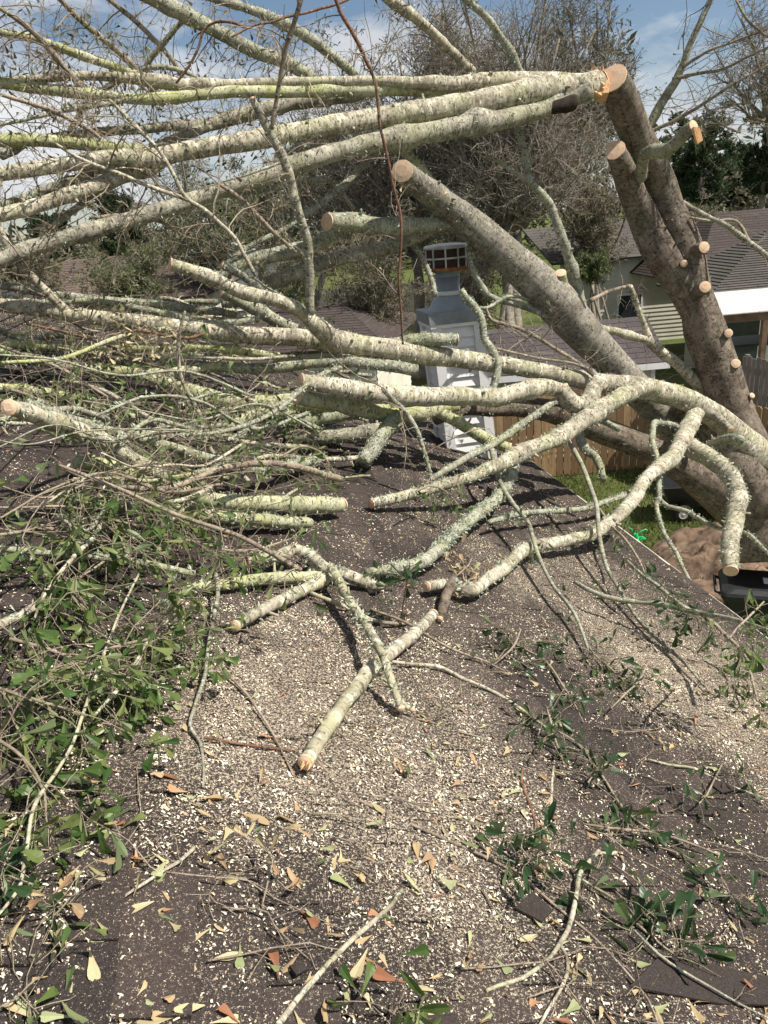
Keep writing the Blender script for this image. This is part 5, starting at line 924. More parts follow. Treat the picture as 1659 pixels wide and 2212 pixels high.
# ------------------------------------------------------------------ leafy branches lying at the left
LB = 'leafy branches heaped on the left of the roof'
def leafy(label, tab, mat, n1=14, len1=(.15, .5), n2=2, per=3, lsize=(.045, .078), leaf='green', share=.85, name='leafy_branch', group=LB, bias=(0, 0, .05), grav=.12, t0=.05, n3=0):
    P = limb_path(tab); b = thing(name, label, 'branch', P[0, :3], group)
    path = spline(P, .03); mb = MB(); tube(mb, path[:, :3], np.maximum(path[:, 3], .002), 7, .05, True, int(rng.integers(999))); mb.build('stem', BARK[mat], b, True)
    twig_set(path, b, n1, len1, n2, (.06, .24), n3, (.04, .1), bias, grav, .0032, leaf, per, lsize, t0, 1., 'twig', share=share)
    return b
for lab, p, mt, k in (
  ('leafy branch forking from the mossy log down toward the left edge', [(455, 1053, 11, 'r.3'), (400, 1078, 11), (309, 1090, 12), (233, 1104, 12), (218, 1115, 11), (211, 1151, 11), (182, 1180, 11), (153, 1210, 10, 'r.22'), (120, 1250, 9), (100, 1280, 8), (87, 1304, 7), (73, 1340, 5, 'r.1')], 'pale', dict(n1=20, n2=3, per=4, t0=.3)),
  ('leafy side fork below the branch from the mossy log', [(120, 1250, 8, 'r.2'), (140, 1268, 7), (156, 1290, 7), (180, 1312, 6), (204, 1337, 5, 'r.1')], 'twig', dict(n1=13, per=3)),
  ('leafy branch curving below the pale green log, small leaves along it', [(420, 1100, 8, 'r.15'), (370, 1120, 9), (327, 1137, 9), (302, 1151, 8), (255, 1190, 6), (200, 1230, 5), (150, 1262, 4, 'r.12')], 'twig', dict(n1=16, per=4)),
  ('grey twig pile branch with broad leaves in the left middle', [(430, 1301, 7, 'r.16'), (395, 1320, 9), (357, 1344, 10), (316, 1391, 11), (304, 1415, 11), (291, 1439, 11), (275, 1470, 10), (255, 1490, 9), (215, 1533, 7), (170, 1590, 4, 'r.06')], 'pale', dict(n1=30, per=4)),
  ('densest leafy branch against the left edge, dark leaves spilling down', [(-30, 1480, 9, 'r.25'), (40, 1500, 8), (100, 1520, 8), (150, 1535, 7), (200, 1560, 5, 'r.08')], 'twig', dict(n1=26, per=4, lsize=(.055, .088))),
  ('leafy branch bending down the left edge below the densest one', [(-20, 1590, 8, 'r.2'), (30, 1620, 8), (70, 1660, 7), (95, 1710, 6), (100, 1760, 4, 'r.06')], 'twig', dict(n1=20, per=4, lsize=(.055, .088))),
  ('leafy branch with upright leaves just under the left middle logs', [(-30, 1160, 8, 'r.3'), (40, 1150, 8), (100, 1142, 8), (170, 1150, 6), (230, 1180, 5, 'r.12')], 'twig', dict(n1=22, per=4)),
  ('leafy branch beside the lichened stick, leaves thinning to the right', [(240, 1400, 6, 'r.18'), (300, 1385, 7), (360, 1378, 7), (410, 1385, 5, 'r.08')], 'twig', dict(n1=18, per=3)),
  ('leafy branch with long narrow leaves left of the grey twig pile', [(20, 1380, 8, 'r.2'), (80, 1395, 8), (150, 1420, 7), (210, 1440, 6), (260, 1470, 4, 'r.1')], 'twig', dict(n1=26, per=4)),
  ('leafy branch drooping over the stout log with the orange end', [(-20, 930, 9, 5.0), (40, 985, 9), (90, 1020, 8), (150, 1060, 7), (200, 1090, 5, 4.7)], 'twig', dict(n1=22, per=3, n2=3)),
  ('leafy top twig above the pale limbs at far left', [(-20, 740, 8, 5.2), (60, 770, 8), (140, 800, 7), (220, 850, 6), (280, 880, 4, 5.0)], 'twig', dict(n1=24, per=2, n2=3, leaf='green')),
  ('tangled reddish twigs with a few leaves over the long horizontal limb', [(440, 720, 7, 5.5), (410, 730, 7), (360, 725, 7), (300, 715, 6), (240, 725, 4, 5.2)], 'red', dict(n1=24, per=2, n2=4, n3=1, leaf='tan', share=.4)),
  ('bare crooked branch arching through the pile with one bend', [(135, 821, 8, 5.2), (185, 832, 9), (229, 846, 9), (280, 876, 10), (327, 905, 10), (365, 925, 10), (400, 945, 10), (444, 956, 10), (458, 975, 10), (476, 992, 11), (509, 1014, 12), (537, 1039, 10, 'r.12')], 'pale', dict(n1=16, per=2, n2=3, share=.5)),
  ('bare upright branch rising through the pile and leaning left', [(442, 956, 10, 5.2), (440, 930, 10), (436, 905, 9), (411, 857, 9), (393, 821, 9), (387, 790, 8), (385, 748, 8), (391, 705, 6), (400, 672, 5, 4.9)], 'pale', dict(n1=20, per=2, n2=4, share=.5, len1=(.15, .55))),
  ('thin branch across the left pile with hanging leaves', [(0, 908, 7, 4.9), (73, 930, 8), (135, 946, 8), (189, 985, 8), (240, 1010, 6), (300, 1030, 4, 4.8)], 'pale', dict(n1=20, per=3, n2=3)),
  ('twig with a tuft of glossy leaves in the centre of the pile', [(560, 950, 5, 5.5), (610, 940, 5), (650, 930, 5), (690, 950, 4, 5.4)], 'twig', dict(n1=12, per=3)),
  ('twig with drooping leaves beside the lichened stub end', [(600, 990, 5, 'r.25'), (650, 965, 5), (690, 975, 4), (710, 1000, 3, 'r.2')], 'twig', dict(n1=10, per=3)),
  ('fine bare twigs with leaf scraps below the mossy log', [(330, 1150, 6, 'r.12'), (420, 1170, 6), (500, 1190, 6), (560, 1185, 5), (640, 1160, 3, 'r.15')], 'twig', dict(n1=26, per=2, n2=3, share=.5)),
  ('fine twigs tangled over the left log ends', [(250, 880, 6, 5.3), (330, 870, 6), (400, 890, 6), (470, 880, 5), (560, 850, 3, 5.4)], 'twig', dict(n1=26, per=2, n2=4, share=.4)),
  ('fine twigs crossing between the two green logs', [(130, 1010, 6, 'r.5'), (200, 1040, 6), (280, 1060, 6), (340, 1090, 5), (400, 1130, 3, 'r.25')], 'twig', dict(n1=26, per=2, n2=3, share=.5)),
  ('tangle of thin twigs at the far left middle edge', [(-20, 830, 7, 5.1), (50, 850, 7), (130, 880, 6), (190, 900, 5), (240, 930, 3, 4.9)], 'twig', dict(n1=30, per=2, n2=4, share=.6)),
  ('dry twig mass with brown scraps left below the long limb', [(60, 700, 6, 5.4), (150, 720, 6), (230, 745, 6), (300, 780, 5), (370, 800, 3, 5.3)], 'red', dict(n1=30, per=2, n2=4, share=.5, leaf='hang'))):
    leafy(lab, p, mt, **k)
SG = 'leafy sprigs on the roof'
for lab, p, k in (
  ('leafy branch reaching in from the right edge across sawdust near the bin', [(1241, 1257, 9, 'r.12'), (1288, 1282, 10), (1346, 1297, 11, 'r.16'), (1419, 1304, 11), (1510, 1324, 12, 'r.3'), (1583, 1338, 11), (1665, 1364, 11, 'r.5')], dict(n1=9, len1=(.15, .4), per=3, mat='lich', leaf='dark', t0=.4)),
  ('leafy branch curving down the right edge from the bin', [(1500, 1318, 8, 'r.25'), (1540, 1345, 9), (1565, 1370, 9), (1595, 1398, 8), (1612, 1425, 8), (1625, 1470, 6), (1637, 1516, 4, 'r.1')], dict(n1=16, len1=(.15, .45), per=3, mat='twig', leaf='green')),
  ('thin leafy branch slanting above the one reaching in from the right', [(1355, 1212, 7, 'r.3'), (1385, 1240, 8), (1419, 1264, 9), (1467, 1304, 9), (1500, 1322, 7, 'r.28')], dict(n1=8, len1=(.1, .3), per=4, mat='lich', leaf='dark')),
  ('sprig of leaves silhouetted in front of the black bin', [(1560, 1400, 5, 'r.5'), (1590, 1360, 5), (1620, 1330, 5), (1650, 1300, 4, 'r.6')], dict(n1=8, len1=(.08, .2), per=3, mat='twig', leaf='green')),
  ('dark leafy sprig left of the sawdust drift, below the sawn limb end', [(1060, 1440, 5, 'r.02'), (1085, 1420, 5), (1110, 1395, 5), (1125, 1360, 3, 'r.12')], dict(n1=8, len1=(.06, .2), per=3, mat='twig', leaf='dark')),
  ('largest upright leaf sprig in the middle of the right sawdust', [(1270, 1395, 5, 'r.05'), (1290, 1420, 5), (1315, 1440, 5, 'r.09'), (1345, 1470, 4, 'r.04')], dict(n1=9, len1=(.06, .2), per=3, mat='twig', leaf='dark')),
  ('sprig of three glossy leaves hanging right of the sawdust crest', [(1400, 1430, 4, 'r.05'), (1380, 1470, 4), (1350, 1500, 4), (1320, 1530, 3, 'r.06')], dict(n1=6, len1=(.06, .18), per=3, mat='twig', leaf='dark')),
  ('tall dark leaf sprig right of centre, below the dark streak', [(1215, 1640, 5, 'r.02'), (1200, 1600, 5), (1190, 1560, 5), (1180, 1525, 3, 'r.14')], dict(n1=9, len1=(.06, .2), per=3, mat='twig', leaf='dark')),
  ('leaf sprig half way between tall sprig and lower right cluster', [(1330, 1660, 4, 'r.02'), (1310, 1650, 4), (1290, 1665, 4), (1270, 1690, 3, 'r.06')], dict(n1=5, len1=(.05, .14), per=3, mat='twig', leaf='dark')),
  ('sprig of dark leaves near the right edge on brown shingles', [(1560, 1650, 4, 'r.02'), (1540, 1690, 4), (1525, 1720, 4), (1510, 1735, 3, 'r.07')], dict(n1=6, len1=(.06, .16), per=3, mat='twig', leaf='dark')),
  ('row of dark leaves along a twig at lower right, upper of two clusters', [(1260, 1780, 5, 'r.03'), (1330, 1790, 6), (1420, 1800, 6), (1500, 1825, 5), (1560, 1850, 3, 'r.04')], dict(n1=14, len1=(.05, .16), per=3, mat='twig', leaf='dark')),
  ('round dark leaf cluster left of the crooked pale stick', [(1190, 1900, 4, 'r.02'), (1160, 1870, 4), (1140, 1850, 4), (1125, 1830, 3, 'r.1')], dict(n1=10, len1=(.05, .16), per=3, mat='twig', leaf='dark')),
  ('big glossy leaf cluster right of the crooked pale stick', [(1240, 1890, 5, 'r.03'), (1290, 1920, 6), (1330, 1945, 6), (1370, 1990, 6), (1440, 2050, 5), (1490, 2085, 3, 'r.03')], dict(n1=13, len1=(.06, .2), per=3, mat='twig', leaf='dark', lsize=(.06, .1))),
  ('leaf sprig at the lower right picture edge', [(1670, 1970, 5, 'r.03'), (1640, 1960, 5), (1620, 1945, 4), (1600, 1930, 3, 'r.06')], dict(n1=7, len1=(.05, .15), per=3, mat='twig', leaf='dark')),
  ('green leaf sprig at the bottom edge right of the long stick', [(830, 2220, 4, 'r.02'), (850, 2190, 4), (865, 2160, 4), (875, 2140, 3, 'r.08')], dict(n1=7, len1=(.05, .12), per=3, mat='twig', leaf='green')),
  ('tan leaf sprig standing up left of the bottom middle', [(565, 1960, 4, 'r.02'), (575, 1920, 4), (585, 1880, 4), (590, 1850, 3, 'r.1')], dict(n1=4, len1=(.05, .12), per=2, mat='twig', leaf='litter', lsize=(.04, .068))),
  ('pale olive leaf sprig fanned out at lower left', [(70, 2000, 4, 'r.02'), (105, 1985, 4), (130, 1965, 4), (150, 1940, 3, 'r.07')], dict(n1=4, len1=(.05, .13), per=2, mat='twig', leaf='litter', lsize=(.04, .068))),
  ('mixed green and brown leaf sprig in the bottom left corner', [(-10, 2180, 4, 'r.03'), (30, 2160, 4), (60, 2130, 4), (85, 2110, 3, 'r.07')], dict(n1=4, len1=(.05, .14), per=2, mat='twig', leaf='green', lsize=(.04, .068))),
  ('small green sprig at the left edge above the bottom corner', [(-20, 1900, 4, 'r.03'), (10, 1890, 4), (40, 1900, 4), (70, 1910, 3, 'r.06')], dict(n1=6, len1=(.04, .12), per=3, mat='twig', leaf='dark')),
  ('dry brown curled leaf sprig by the rotten stub', [(985, 1245, 3, 'r.02'), (1000, 1232, 3), (1012, 1220, 3), (1020, 1205, 2, 'r.08')], dict(n1=6, len1=(.04, .1), per=3, mat='twig', leaf='litter')),
  ('thin upright twig with narrow leaves above the standing stick', [(865, 1345, 3, 'r.01'), (872, 1300, 3), (880, 1250, 3), (886, 1215, 2, 'r.35')], dict(n1=4, len1=(.05, .12), per=3, mat='red', leaf='dark', lsize=(.06, .09))),
  ('leafy twig hanging in front of the white chimney foot', [(900, 1060, 4, 'r.3'), (930, 1050, 4), (960, 1060, 4), (990, 1090, 3, 'r.25')], dict(n1=6, len1=(.06, .16), per=4, mat='twig', leaf='green')),
  ('long drooping twig with sparse leaves falling from the lichened limb to the sawdust', [(1060, 960, 12, 6.6), (1076, 1032, 11), (1110, 1090, 10), (1139, 1126, 10), (1152, 1165, 10), (1165, 1206, 9), (1194, 1264, 8), (1237, 1319, 8), (1259, 1370, 7), (1274, 1413, 5, 'r.04')], dict(n1=9, len1=(.1, .35), per=3, mat='lich', leaf='dark', t0=.45, share=.7)),
  ('long drooping lichened twig left of the bin, ending in the sawdust', [(1226, 948, 11, 6.9), (1256, 1003, 11), (1277, 1057, 10), (1288, 1090, 10), (1292, 1130, 10), (1295, 1162, 10), (1310, 1224, 9), (1339, 1275, 8), (1375, 1333, 8), (1419, 1380, 7), (1474, 1428, 6), (1528, 1490, 4, 'r.03')], dict(n1=10, len1=(.1, .3), per=2, mat='lich', leaf='dark', t0=.4, share=.6)),
  ('drooping twig below the pale forked limb at right, few leaves', [(1295, 1100, 6, 6.4), (1320, 1135, 6), (1350, 1165, 6), (1380, 1210, 5, 'r.3'), (1400, 1260, 4, 'r.2')], dict(n1=6, len1=(.08, .25), per=2, mat='twig', leaf='dark')),
  ('fallen twig with olive leaves across the dark streak', [(1130, 1400, 4, 'r.02'), (1180, 1430, 5), (1215, 1480, 5), (1240, 1520, 4), (1260, 1560, 3, 'r.03')], dict(n1=7, len1=(.06, .2), per=2, mat='twig', leaf='dark'))):
    mt = k.pop('mat'); leafy(lab, p, mt, name='leafy_sprig', group=SG, **k)
# extra twigs and leaves still held by the crown
for key, kw in (('U1', dict(n1=12, t0=.55, bias=(-.2, 0, .5))), ('U2b', dict(n1=12)), ('U5', dict(n1=10)), ('U6', dict(n1=16, t0=.5)), ('U3b', dict(n1=14, t0=.5, bias=(-.2, 0, .4))), ('U3a', dict(n1=14, t0=.5, bias=(-.2, 0, -.6))), ('U4', dict(n1=14, t0=.3)), ('U2', dict(n1=12)), ('L1', dict(n1=26, t0=.6, bias=(0, 0, .1))), ('T3N', dict(n1=10, t0=.4)), ('T3M', dict(n1=8, t0=.4)), ('US', dict(n1=8))):
    twig_set(LIMBS[key], KO[key], **dict(up_, **kw))
# ------------------------------------------------------------------ fallen leaves, sawdust, torn shingles
FL = 'fallen leaves on the roof'; KIND = (('tan', 'dry tan oak leaf lying flat on the sawdust strewn shingles'), ('orange', 'rust orange oak leaf lying on the sawdust strewn shingles'), ('olive', 'faded olive oak leaf lying on the sawdust strewn shingles'), ('fgreen', 'still green single oak leaf lying on the sawdust strewn shingles'))
LM = {}
for km, _ in KIND:
    for i, (v, q) in enumerate(LEAF):
        mb = MB(); mb.add(v*np.array([1, 1, .8]), q); ob = mb.build('tmp', LF[km]); me = ob.data; me.name = 'leaf'; bpy.data.objects.remove(ob); LM[km, i] = me
def leaf_at(P, km, sz):
    i = int(rng.integers(8)); o = bpy.data.objects.new('fallen_leaf', LM[km, i]); COL.objects.link(o); a = rng.uniform(0, 6.28)
    X0 = SV*math.cos(R(22))-np.array([0, 0, math.sin(R(22))]); n = unit(NR+rand_dirs(1)[0]*.28); x = X0*math.cos(a)+EV*math.sin(a); y = unit(np.cross(n, x)); x = np.cross(y, n)
    if rng.uniform() < .35: y, n = -y, -n
    lift_ = .012+.03*abs(min(0, LEAF[i][0][:, 2].min()))*0+sz*(.16 if n@NR < 0 else .12)*.6
    o.matrix_world = Matrix(((x[0]*sz, y[0]*sz, n[0]*sz, P[0]), (x[1]*sz, y[1]*sz, n[1]*sz, P[1]), (x[2]*sz, y[2]*sz, n[2]*sz, P[2]), (0, 0, 0, 1))); o.location = Vector(P+NR*lift_)
    tag(o, dict(KIND)[km], 'leaf', FL)
cnt = 0
spots = [(640, 2075, 'orange', .10), (790, 2060, 'tan', .1), (872, 2135, 'orange', .085), (420, 1740, 'tan', .08), (290, 1840, 'orange', .07), (312, 1870, 'orange', .07), (400, 1700, 'orange', .075), (215, 1700, 'tan', .08), (330, 1960, 'tan', .08), (360, 1960, 'orange', .08), (375, 2005, 'fgreen', .08), (235, 1960, 'olive', .09), (120, 2060, 'olive', .085), (190, 2060, 'tan', .08), (240, 2185, 'olive', .1), (130, 2180, 'olive', .1), (80, 2040, 'fgreen', .09), (700, 1640, 'orange', .06), (790, 1590, 'orange', .06), (880, 1780, 'tan', .07), (1090, 2120, 'tan', .08), (1250, 2120, 'tan', .09), (910, 1920, 'tan', .09), (900, 1880, 'orange', .07), (1010, 1900, 'orange', .07), (760, 1935, 'olive', .07), (600, 2130, 'orange', .07), (700, 2160, 'tan', .08), (450, 2020, 'tan', .08), (520, 1770, 'tan', .08)]
for x, y, km, sz in spots: leaf_at(on_roof(x, y), km, sz); cnt += 1
while cnt < 298:
    x, y = 1680-1700*rng.uniform(0, 1)**1.25, 2225-900*rng.uniform(0, 1)**1.4
    P = on_roof(x, y); s_, e_ = se(P)
    if s_ > 3.0: continue
    if x < 350 and y > 1800 and rng.uniform() < .4: continue
    leaf_at(P, ('tan', 'orange', 'olive', 'fgreen')[rng.choice(4, p=[.46, .24, .22, .08])], rng.uniform(.034, .072)); cnt += 1
m = 6500; s_ = rng.uniform(-3.2, 3.0, m); e_ = rng.uniform(.8, 9.5, m); k_ = (e_ > 3.0) & (rng.uniform(size=m) < .6) | (e_ <= 3) & (rng.uniform(size=m) < .45+.5*(s_ > .2)); s_, e_ = s_[k_], e_[k_]; m = len(s_)
P = SV*s_[:, None]+EV*e_[:, None]; P[:, 2] = RZ-TP*s_; P = P+NR*.016; mb = MB(); d_ = rand_dirs(m); d_ = unit(d_-NR*(d_@NR)[:, None]+NR*rng.normal(0, .15, m)[:, None]); leaves(mb, P, d_, unit(NR+rand_dirs(m)*.35), rng.uniform(.014, .05, m))
tag(mb.build('leaf_litter', LF['litter']), 'small dry leaf scraps strewn thinly among sawdust over the roof', 'leaf litter', kind='stuff')
def chips(n, e_lo, e_hi, size, seed):
    s_ = rng.uniform(-3.6, S1-.03, n); e_ = rng.uniform(e_lo, e_hi, n)
    q = SV*s_[:, None]+EV*e_[:, None]; q[:, 2] = RZ-TP*s_; x, y, z = proj(q); ok = (z > .3) & (x > -160) & (x < 1820) & (y < 2380) & (y > 640); s_, e_ = s_[ok], e_[ok]
    c = cover(s_, e_); p = np.stack([s_*11, e_*11, 0*s_], 1); c = c*(1+.75*vnoise(p, 12)+.55*vnoise(p*2.6, 13)); ok = rng.uniform(size=len(c)) < np.clip(c*.52-.02, .03, 1); s_, e_ = s_[ok], e_[ok]; m = len(s_)
    sn = rng.uniform(size=m) < .22; rowk = np.round((S1+.012-s_)/ex); s_ = np.where(sn, S1+.012-rowk*ex+rng.uniform(.002, .016, m), s_)
    fr = ((S1+.012-s_)/ex) % 1.; P = SV*s_[:, None]+EV*e_[:, None]; P[:, 2] = RZ-TP*s_; P = P+NR*(.004+.013*(1-fr))[:, None]*1.0+NR*np.where(sn, -.004, .001)[:, None]
    d_ = rand_dirs(m); d_ = unit(d_-NR*(d_@NR)[:, None]*.75); up = unit(NR+rand_dirs(m)*.5); Y = unit(np.cross(up, d_)); L = rng.uniform(*size, m)*rng.choice([.6, 1., 1., 1.7], m); W_ = L*rng.uniform(.22, .6, m); Z = np.cross(d_, Y)
    a = P-d_*L[:, None]/2; b = P+d_*L[:, None]/2; mid = P+Z*(L*rng.uniform(.05, .3, m))[:, None]; w2 = Y*W_[:, None]/2
    V = np.stack([a+w2*.7, a-w2, mid-w2, mid+w2, b-w2*.6, b+w2*.8], 1).reshape(-1, 3); o = (np.arange(m)*6)[:, None]; Q = np.concatenate([o+np.array([[0, 1, 2, 3]]), o+np.array([[3, 2, 4, 5]])])
    return V, Q
mb = MB()
for n, a, b, sz in ((330000, .3, 3.0, (.0032, .0088)), (290000, 2.8, 6.0, (.0034, .008)), (120000, 5.8, 9.5, (.0045, .010))):
    V, Q = chips(n, a, b, sz, 1); mb.add(V, Q)
tag(mb.build('sawdust', MAT['chip']), 'pale sawdust and wood chips scattered in drifts over the brown shingles', 'sawdust', kind='stuff')
for lab, p in (('torn dark shingle piece at the bottom edge, right of centre', [(880, 2196), (985, 2188), (1000, 2222), (880, 2225)]), ('angular shingle scrap near the crooked pale stick', [(1112, 1960), (1150, 1925), (1195, 1965), (1170, 1990)]), ('large bare shingle tab lifted in the bottom right corner', [(1360, 2130), (1430, 2060), (1665, 2110), (1665, 2170), (1560, 2168)]), ('flat shingle scrap on the right among whip twigs', [(1530, 1690), (1560, 1686), (1595, 1704), (1560, 1712)]), ('small broken shingle chip beside the lower middle leaves', [(625, 2085), (650, 2076), (668, 2092), (640, 2105)])):
    v = [on_roof(x, y, .022+.008*(i % 2)) for i, (x, y) in enumerate(p)]; n = len(v); mb = MB(); V = [q-NR*.006 for q in v]+v; c0, c1 = np.mean(V[:n], 0), np.mean(V[n:], 0)
    mb.add(V+[c0, c1], [(i, (i+1) % n, n+(i+1) % n, n+i) for i in range(n)], [(n*2, (i+1) % n, i) for i in range(n)]+[(n*2+1, n+i, n+(i+1) % n) for i in range(n)]); tag(mb.build('torn_shingle', MAT['shingle']), lab, 'shingle', 'torn shingle pieces')

for i in range(80):                                          # loose thin twigs all over the slope
    x, y = (rng.uniform(1050, 1680), rng.uniform(1200, 1900)) if i < 50 else (rng.uniform(300, 1650), rng.uniform(1450, 2200)); s_, e_ = se(on_roof(x, y))
    if s_ > 2.85: continue
    a = rng.normal(1.25, .7); n_ = 7; st = rng.uniform(.12, .5)/n_; ps = [(s_, e_)]
    for k in range(n_): a += rng.normal(0, .22); ps.append((min(ps[-1][0]+math.sin(a)*st, 3.05), ps[-1][1]-math.cos(a)*st))
    P = np.array([roof(u, v, .016+.05*math.sin(k*.45)*rng.uniform(.2, .6)) for k, (u, v) in enumerate(ps)]); r_ = np.linspace(1, .5, len(P))*rng.uniform(.0013, .003); mb = MB(); tube(mb, P, r_, 5, .05)
    A, ra = sprout(P[None], r_[None], 4, (.05, .16), .8, NR*.1, .2, 1., 4); lift(A); tubes(mb, A, np.maximum(ra, .001), 4)
    tag(mb.build('twig', BARK['twig'], None, True), 'short thin dark twig scattered on the shingles and sawdust', 'twig', 'thin twigs scattered on the roof')

# ------------------------------------------------------------------ trees and bushes beyond
def bg_tree(label, base, d, C, rad, mat='far', n1=9, n2=8, n3=7, n4=4, leaf='far', nl=2, ls=(.1, .18), tw=.16, stems=1, name='tree', share=1., fork=.45, up=.25, cat='tree', tl_=(.5, 1.), group='trees beyond the fences', lowl=True, mn_=.00026):
    B = at(base[0], base[1], d); B[2] = 0; Cc = at(C[0], C[1], d); rx, rz_ = rad[0]*d/F, rad[1]*d/F; ry = rx*.8
    t = thing(name, label, cat, B, group); mb = MB(); sp_ = []; fk = B+(Cc-np.array([0, 0, rz_])*.75-B)*1.0; fk[2] = max(.4, Cc[2]-rz_*fork*2)
    for s_ in range(stems):
        o = rand_dirs(1)[0]*np.array([1, 1, 0])*(.25*(stems > 1)*tw*4); top = fk+o*3; top[2] = max(fk[2], .6)
        P = np.array([np.append(B+o-[0, 0, .2], tw*1.3), np.append(B+o*1.4+(top-B)*.35+rand_dirs(1)[0]*.12, tw), np.append(B+(top-B)*.7+rand_dirs(1)[0]*.15, tw*.85), np.append(top, tw*.7)]); P = spline(P, .35); tube(mb, P[:, :3], P[:, 3], 10, .1); sp_.append(P[-1])
    L1 = []
    for i in range(n1):                                     # main limbs reach to points spread through the crown
        s0 = sp_[i % stems]; v = rand_dirs(1)[0]*np.array([rx, ry, rz_])*rng.uniform(.45, .85); tg = Cc+v; mid = (s0[:3]+tg)/2+np.array([0, 0, -.05*rz_])+rand_dirs(1)[0]*.15*rx
        P = resamp(spline(np.array([np.append(s0[:3], s0[3]*.75), np.append(mid, s0[3]*.5), np.append(tg, s0[3]*.2)]), .3), 8); tube(mb, P[:, :3], P[:, 3], 7, .06); L1.append(P)
    mb.build('trunk', BARK[mat], t, True)
    L1 = np.stack(L1); ml = (rx+rz_)/2; bi = (0, 0, up)
    A, ra = sprout(L1[..., :3], L1[..., 3], n1*n2, (ml*.35, ml*.8), .75, bi, .15, 1., 6, .16, .6, .3); Bq, rb = sprout(A, ra, n1*n2*n3, (ml*.16, ml*.42), .8, bi, .1, 1., 5, .2, .6, .35); Cq, rc = sprout(Bq, rb, n1*n2*n3*n4, (ml*.06, ml*.2), .9, (0, 0, up*.4), .1, 1., 4, .2, .6, .4)
    mb = MB(); mn = mn_*d
    for P, r, k in ((A, ra, 5), (Bq, rb, 4), (Cq, rc, 3)): tubes(mb, P, np.maximum(r, mn), k)
    mb.build('branches', BARK[mat], t)
    if nl:
        mb = MB(); Pq = Cq[rng.uniform(size=len(Cq)) < share]; leaf_tips(mb, Pq, nl, ls, .25, lowl, 1., tl_); mb.build('crown', LF[leaf], t)
    return t
bg_tree('dense dark small leaved oak rising behind the chimney', (905, 705), 26, (880, 300), (300, 290), n1=18, n2=10, n3=9, n4=4, nl=3, ls=(.08, .16), tw=.22, fork=.4)
bg_tree('dense grey leaved tree left of the chimney, behind the broken limb', (640, 700), 29, (700, 300), (150, 230), n1=11, n2=8, n3=7, n4=4, nl=3, ls=(.10, .17), tw=.16)
bg_tree('tall bare tree with clustered grey trunks right of the chimney', (1112, 690), 23, (1100, 160), (270, 370), n1=24, n2=11, n3=9, n4=4, leaf='farb', nl=1, share=.35, ls=(.07, .12), tw=.17, stems=5, fork=.42, up=.5)
bg_tree('leafy tree with fine dark foliage above the sawn trunk tops', (1320, 640), 33, (1235, 110), (190, 170), n1=14, n2=9, n3=8, n4=4, leaf='far', nl=2, ls=(.10, .18), tw=.18, fork=.5, up=.4, share=.8)
bg_tree('brown thicket tree with olive leaves behind the leaning trunk', (1290, 650), 27, (1290, 390), (150, 150), n1=14, n2=8, n3=7, n4=4, leaf='farb', nl=3, share=.8, ls=(.08, .16), tw=.09, stems=3, fork=.7, up=.3)
bg_tree('bare brown thicket between the cluster trunks and the chimney', (1010, 690), 25, (1010, 520), (170, 150), n1=14, n2=8, n3=7, n4=4, leaf='farb', nl=2, share=.7, ls=(.08, .14), tw=.06, stems=4, fork=.8, up=.3)
bg_tree('leafy bush in front of the white gable house, under the crossing limbs', (590, 690), 21, (600, 600), (110, 60), n1=12, n2=8, n3=6, n4=3, leaf='farg', nl=3, ls=(.07, .12), tw=.05, stems=3, fork=.8, name='bush', cat='bush')
bg_tree('yellowish leafy bush behind the vertical broken stick', (760, 690), 20, (790, 560), (160, 110), n1=12, n2=8, n3=7, n4=3, leaf='farb', nl=3, ls=(.07, .13), tw=.05, stems=3, fork=.8, name='bush', cat='bush')
bg_tree('bright green leafy tree left of centre beside the white gable', (440, 690), 20, (470, 490), (150, 120), n1=12, n2=8, n3=7, n4=3, leaf='farg', nl=3, ls=(.07, .13), tw=.09, fork=.55)
bg_tree('tall slim tree with green leaves behind the upper left limbs', (370, 680), 21, (370, 350), (110, 190), n1=10, n2=6, n3=5, n4=3, leaf='farg', nl=2, ls=(.08, .14), tw=.10, fork=.5, share=.55)
bg_tree('low green tree over the pinkish roof at the far left', (230, 680), 19, (260, 570), (140, 75), n1=12, n2=8, n3=7, n4=3, leaf='farg', nl=3, ls=(.06, .12), tw=.07, stems=2, fork=.7)
bg_tree('low olive bush at the left picture edge behind the pile', (60, 700), 17, (50, 600), (120, 75), n1=12, n2=8, n3=6, n4=3, leaf='farb', nl=3, ls=(.06, .11), tw=.05, stems=3, fork=.8, name='bush', cat='bush')
bg_tree('dark evergreen tree in the gap between the left limbs', (560, 660), 34, (560, 430), (90, 130), n1=10, n2=8, n3=7, n4=3, leaf='far', nl=4, ls=(.14, .22), tw=.15, fork=.5)
bg_tree('grey leafless bush beside the brown hipped roof', (1470, 560), 30, (1475, 450), (70, 75), n1=9, n2=7, n3=6, n4=4, leaf='farb', nl=1, share=.6, ls=(.08, .13), tw=.05, stems=3, fork=.8, name='bush', cat='bush')
bg_tree('bare tree at the top right edge with spreading twigs', (1720, 560), 31, (1670, 90), (190, 150), n1=12, n2=7, n3=7, n4=3, leaf='farb', nl=1, share=.06, ls=(.1, .15), tw=.16, fork=.5, up=.3, mn_=.0003)
bg_tree('small evergreen shrub overhanging the grey fence and beige house', (1330, 680), 25, (1285, 560), (50, 32), n1=8, n2=7, n3=6, n4=3, leaf='farg', nl=3, ls=(.09, .15), tw=.05, stems=2, fork=.8, name='bush', cat='bush')
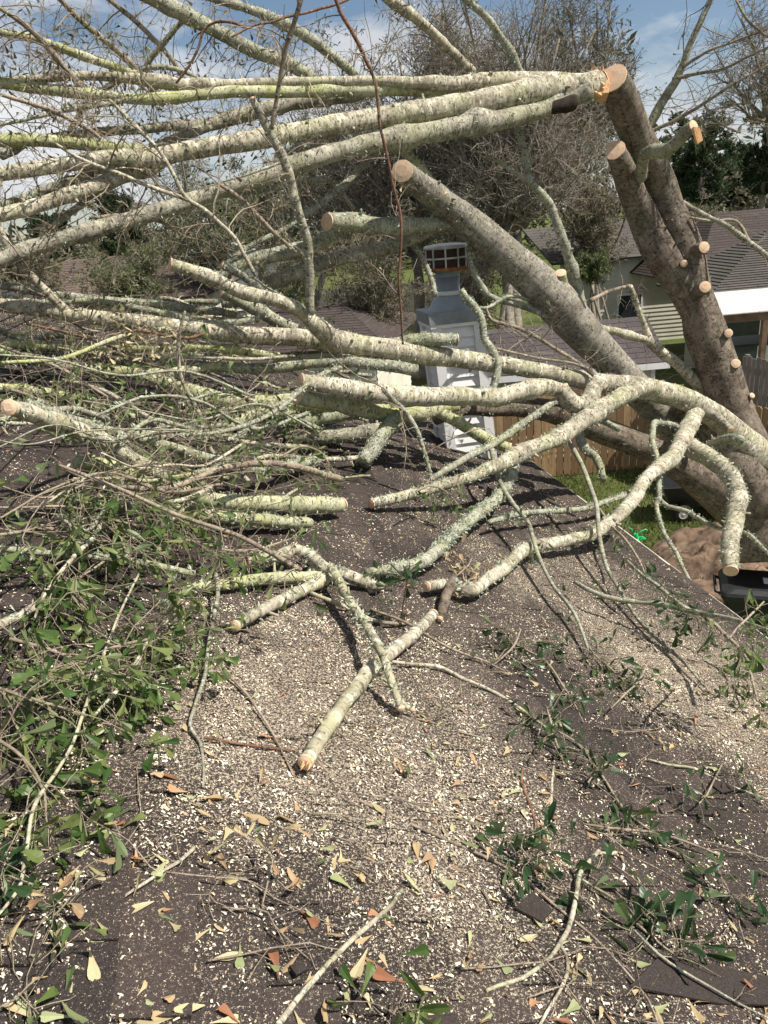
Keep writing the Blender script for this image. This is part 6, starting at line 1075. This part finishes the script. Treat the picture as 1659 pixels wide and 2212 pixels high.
def pine(label, base, d, top, wpx, seed):
    B = at(base[0], base[1], d); B[2] = 0; H = at(top[0], top[1], d)[2]; x1 = at(top[0], top[1], d)[:2]; t = thing('pine_tree', label, 'tree', B, 'pines on the skyline'); wd = wpx*d/F; mb = MB()
    P = spline(np.array([[B[0], B[1], 0, .3], [*(B[:2]*.5+x1*.5), H*.5, .22], [*x1, H, .04]]), .8); tube(mb, P[:, :3], P[:, 3], 9, .06); mb.build('trunk', BARK['far'], t, True)
    n = 70; tt = rng.uniform(.42, .99, n); i = (tt*(len(P)-1)).astype(int); st = P[i, :3]; a = rng.uniform(0, 6.28, n); ln = wd*(.35+.75*np.sin(np.clip((tt-.40)/.6, 0, 1)*2.7))*rng.uniform(.55, 1.1, n)
    dr = np.stack([np.cos(a), np.sin(a), rng.uniform(-.05, .55, n)], 1); Q = st[:, None]+dr[:, None]*(ln[:, None]*np.linspace(0, 1, 6)[None])[..., None]; Q[..., 2] += (np.linspace(0, 1, 6)**2*.12*wd)[None]
    r = np.linspace(.06, .015, 6)[None]*np.ones((n, 1)); mb = MB(); tubes(mb, Q, r, 4); A, ra = sprout(Q, r, n*9, (wd*.12, wd*.4), .7, (0, 0, .25), .25, 1., 4); tubes(mb, A, np.maximum(ra, .012), 3); mb.build('branches', BARK['far'], t)
    mb = MB(); leaf_tips(mb, A, 26, (.2, .42), -.1, True, 1.1, (.3, 1.)); V = mb.v[0]; mb.build('crown', LF['pine'], t)
pine('round crowned dark pine between the cut stub and the right roof', (1512, 480), 62, (1515, 262), 78, 1)
pine('tall dark pine at the right picture edge', (1650, 470), 66, (1650, 255), 70, 2)
pine('thin pine far left of the right edge pine', (1592, 470), 80, (1590, 330), 40, 3)
pine('small distant pine behind the left limbs', (250, 560), 70, (255, 420), 50, 4)
pine('distant pine left of the dark evergreen', (505, 540), 75, (500, 400), 60, 5)
pine('faint distant pine at the left skyline', (110, 570), 80, (105, 470), 50, 6)
mb = MB(); m = 42000; a = rng.uniform(-.75, .75, m); dd_ = rng.uniform(85, 125, m); px, py = np.sin(a)*dd_, np.cos(a)*dd_; hh = 6.5+3.2*vnoise(np.stack([px*.09, py*.02, 0*px], 1), 3)+1.6*vnoise(np.stack([px*.4, py*.1, 0*px], 1), 4); hh = hh*np.where(a > .3, 1.3, 1)*np.where((a > -.12) & (a < .32), 1.9, 1); z = rng.uniform(0, 1, m)**.7*hh
leaves(mb, np.stack([px, py, z], 1), rand_dirs(m), rand_dirs(m), rng.uniform(.7, 1.5, m), True); tag(mb.build('far_woods', LF['far']), 'distant line of dark woods on the horizon', 'woods', kind='stuff')
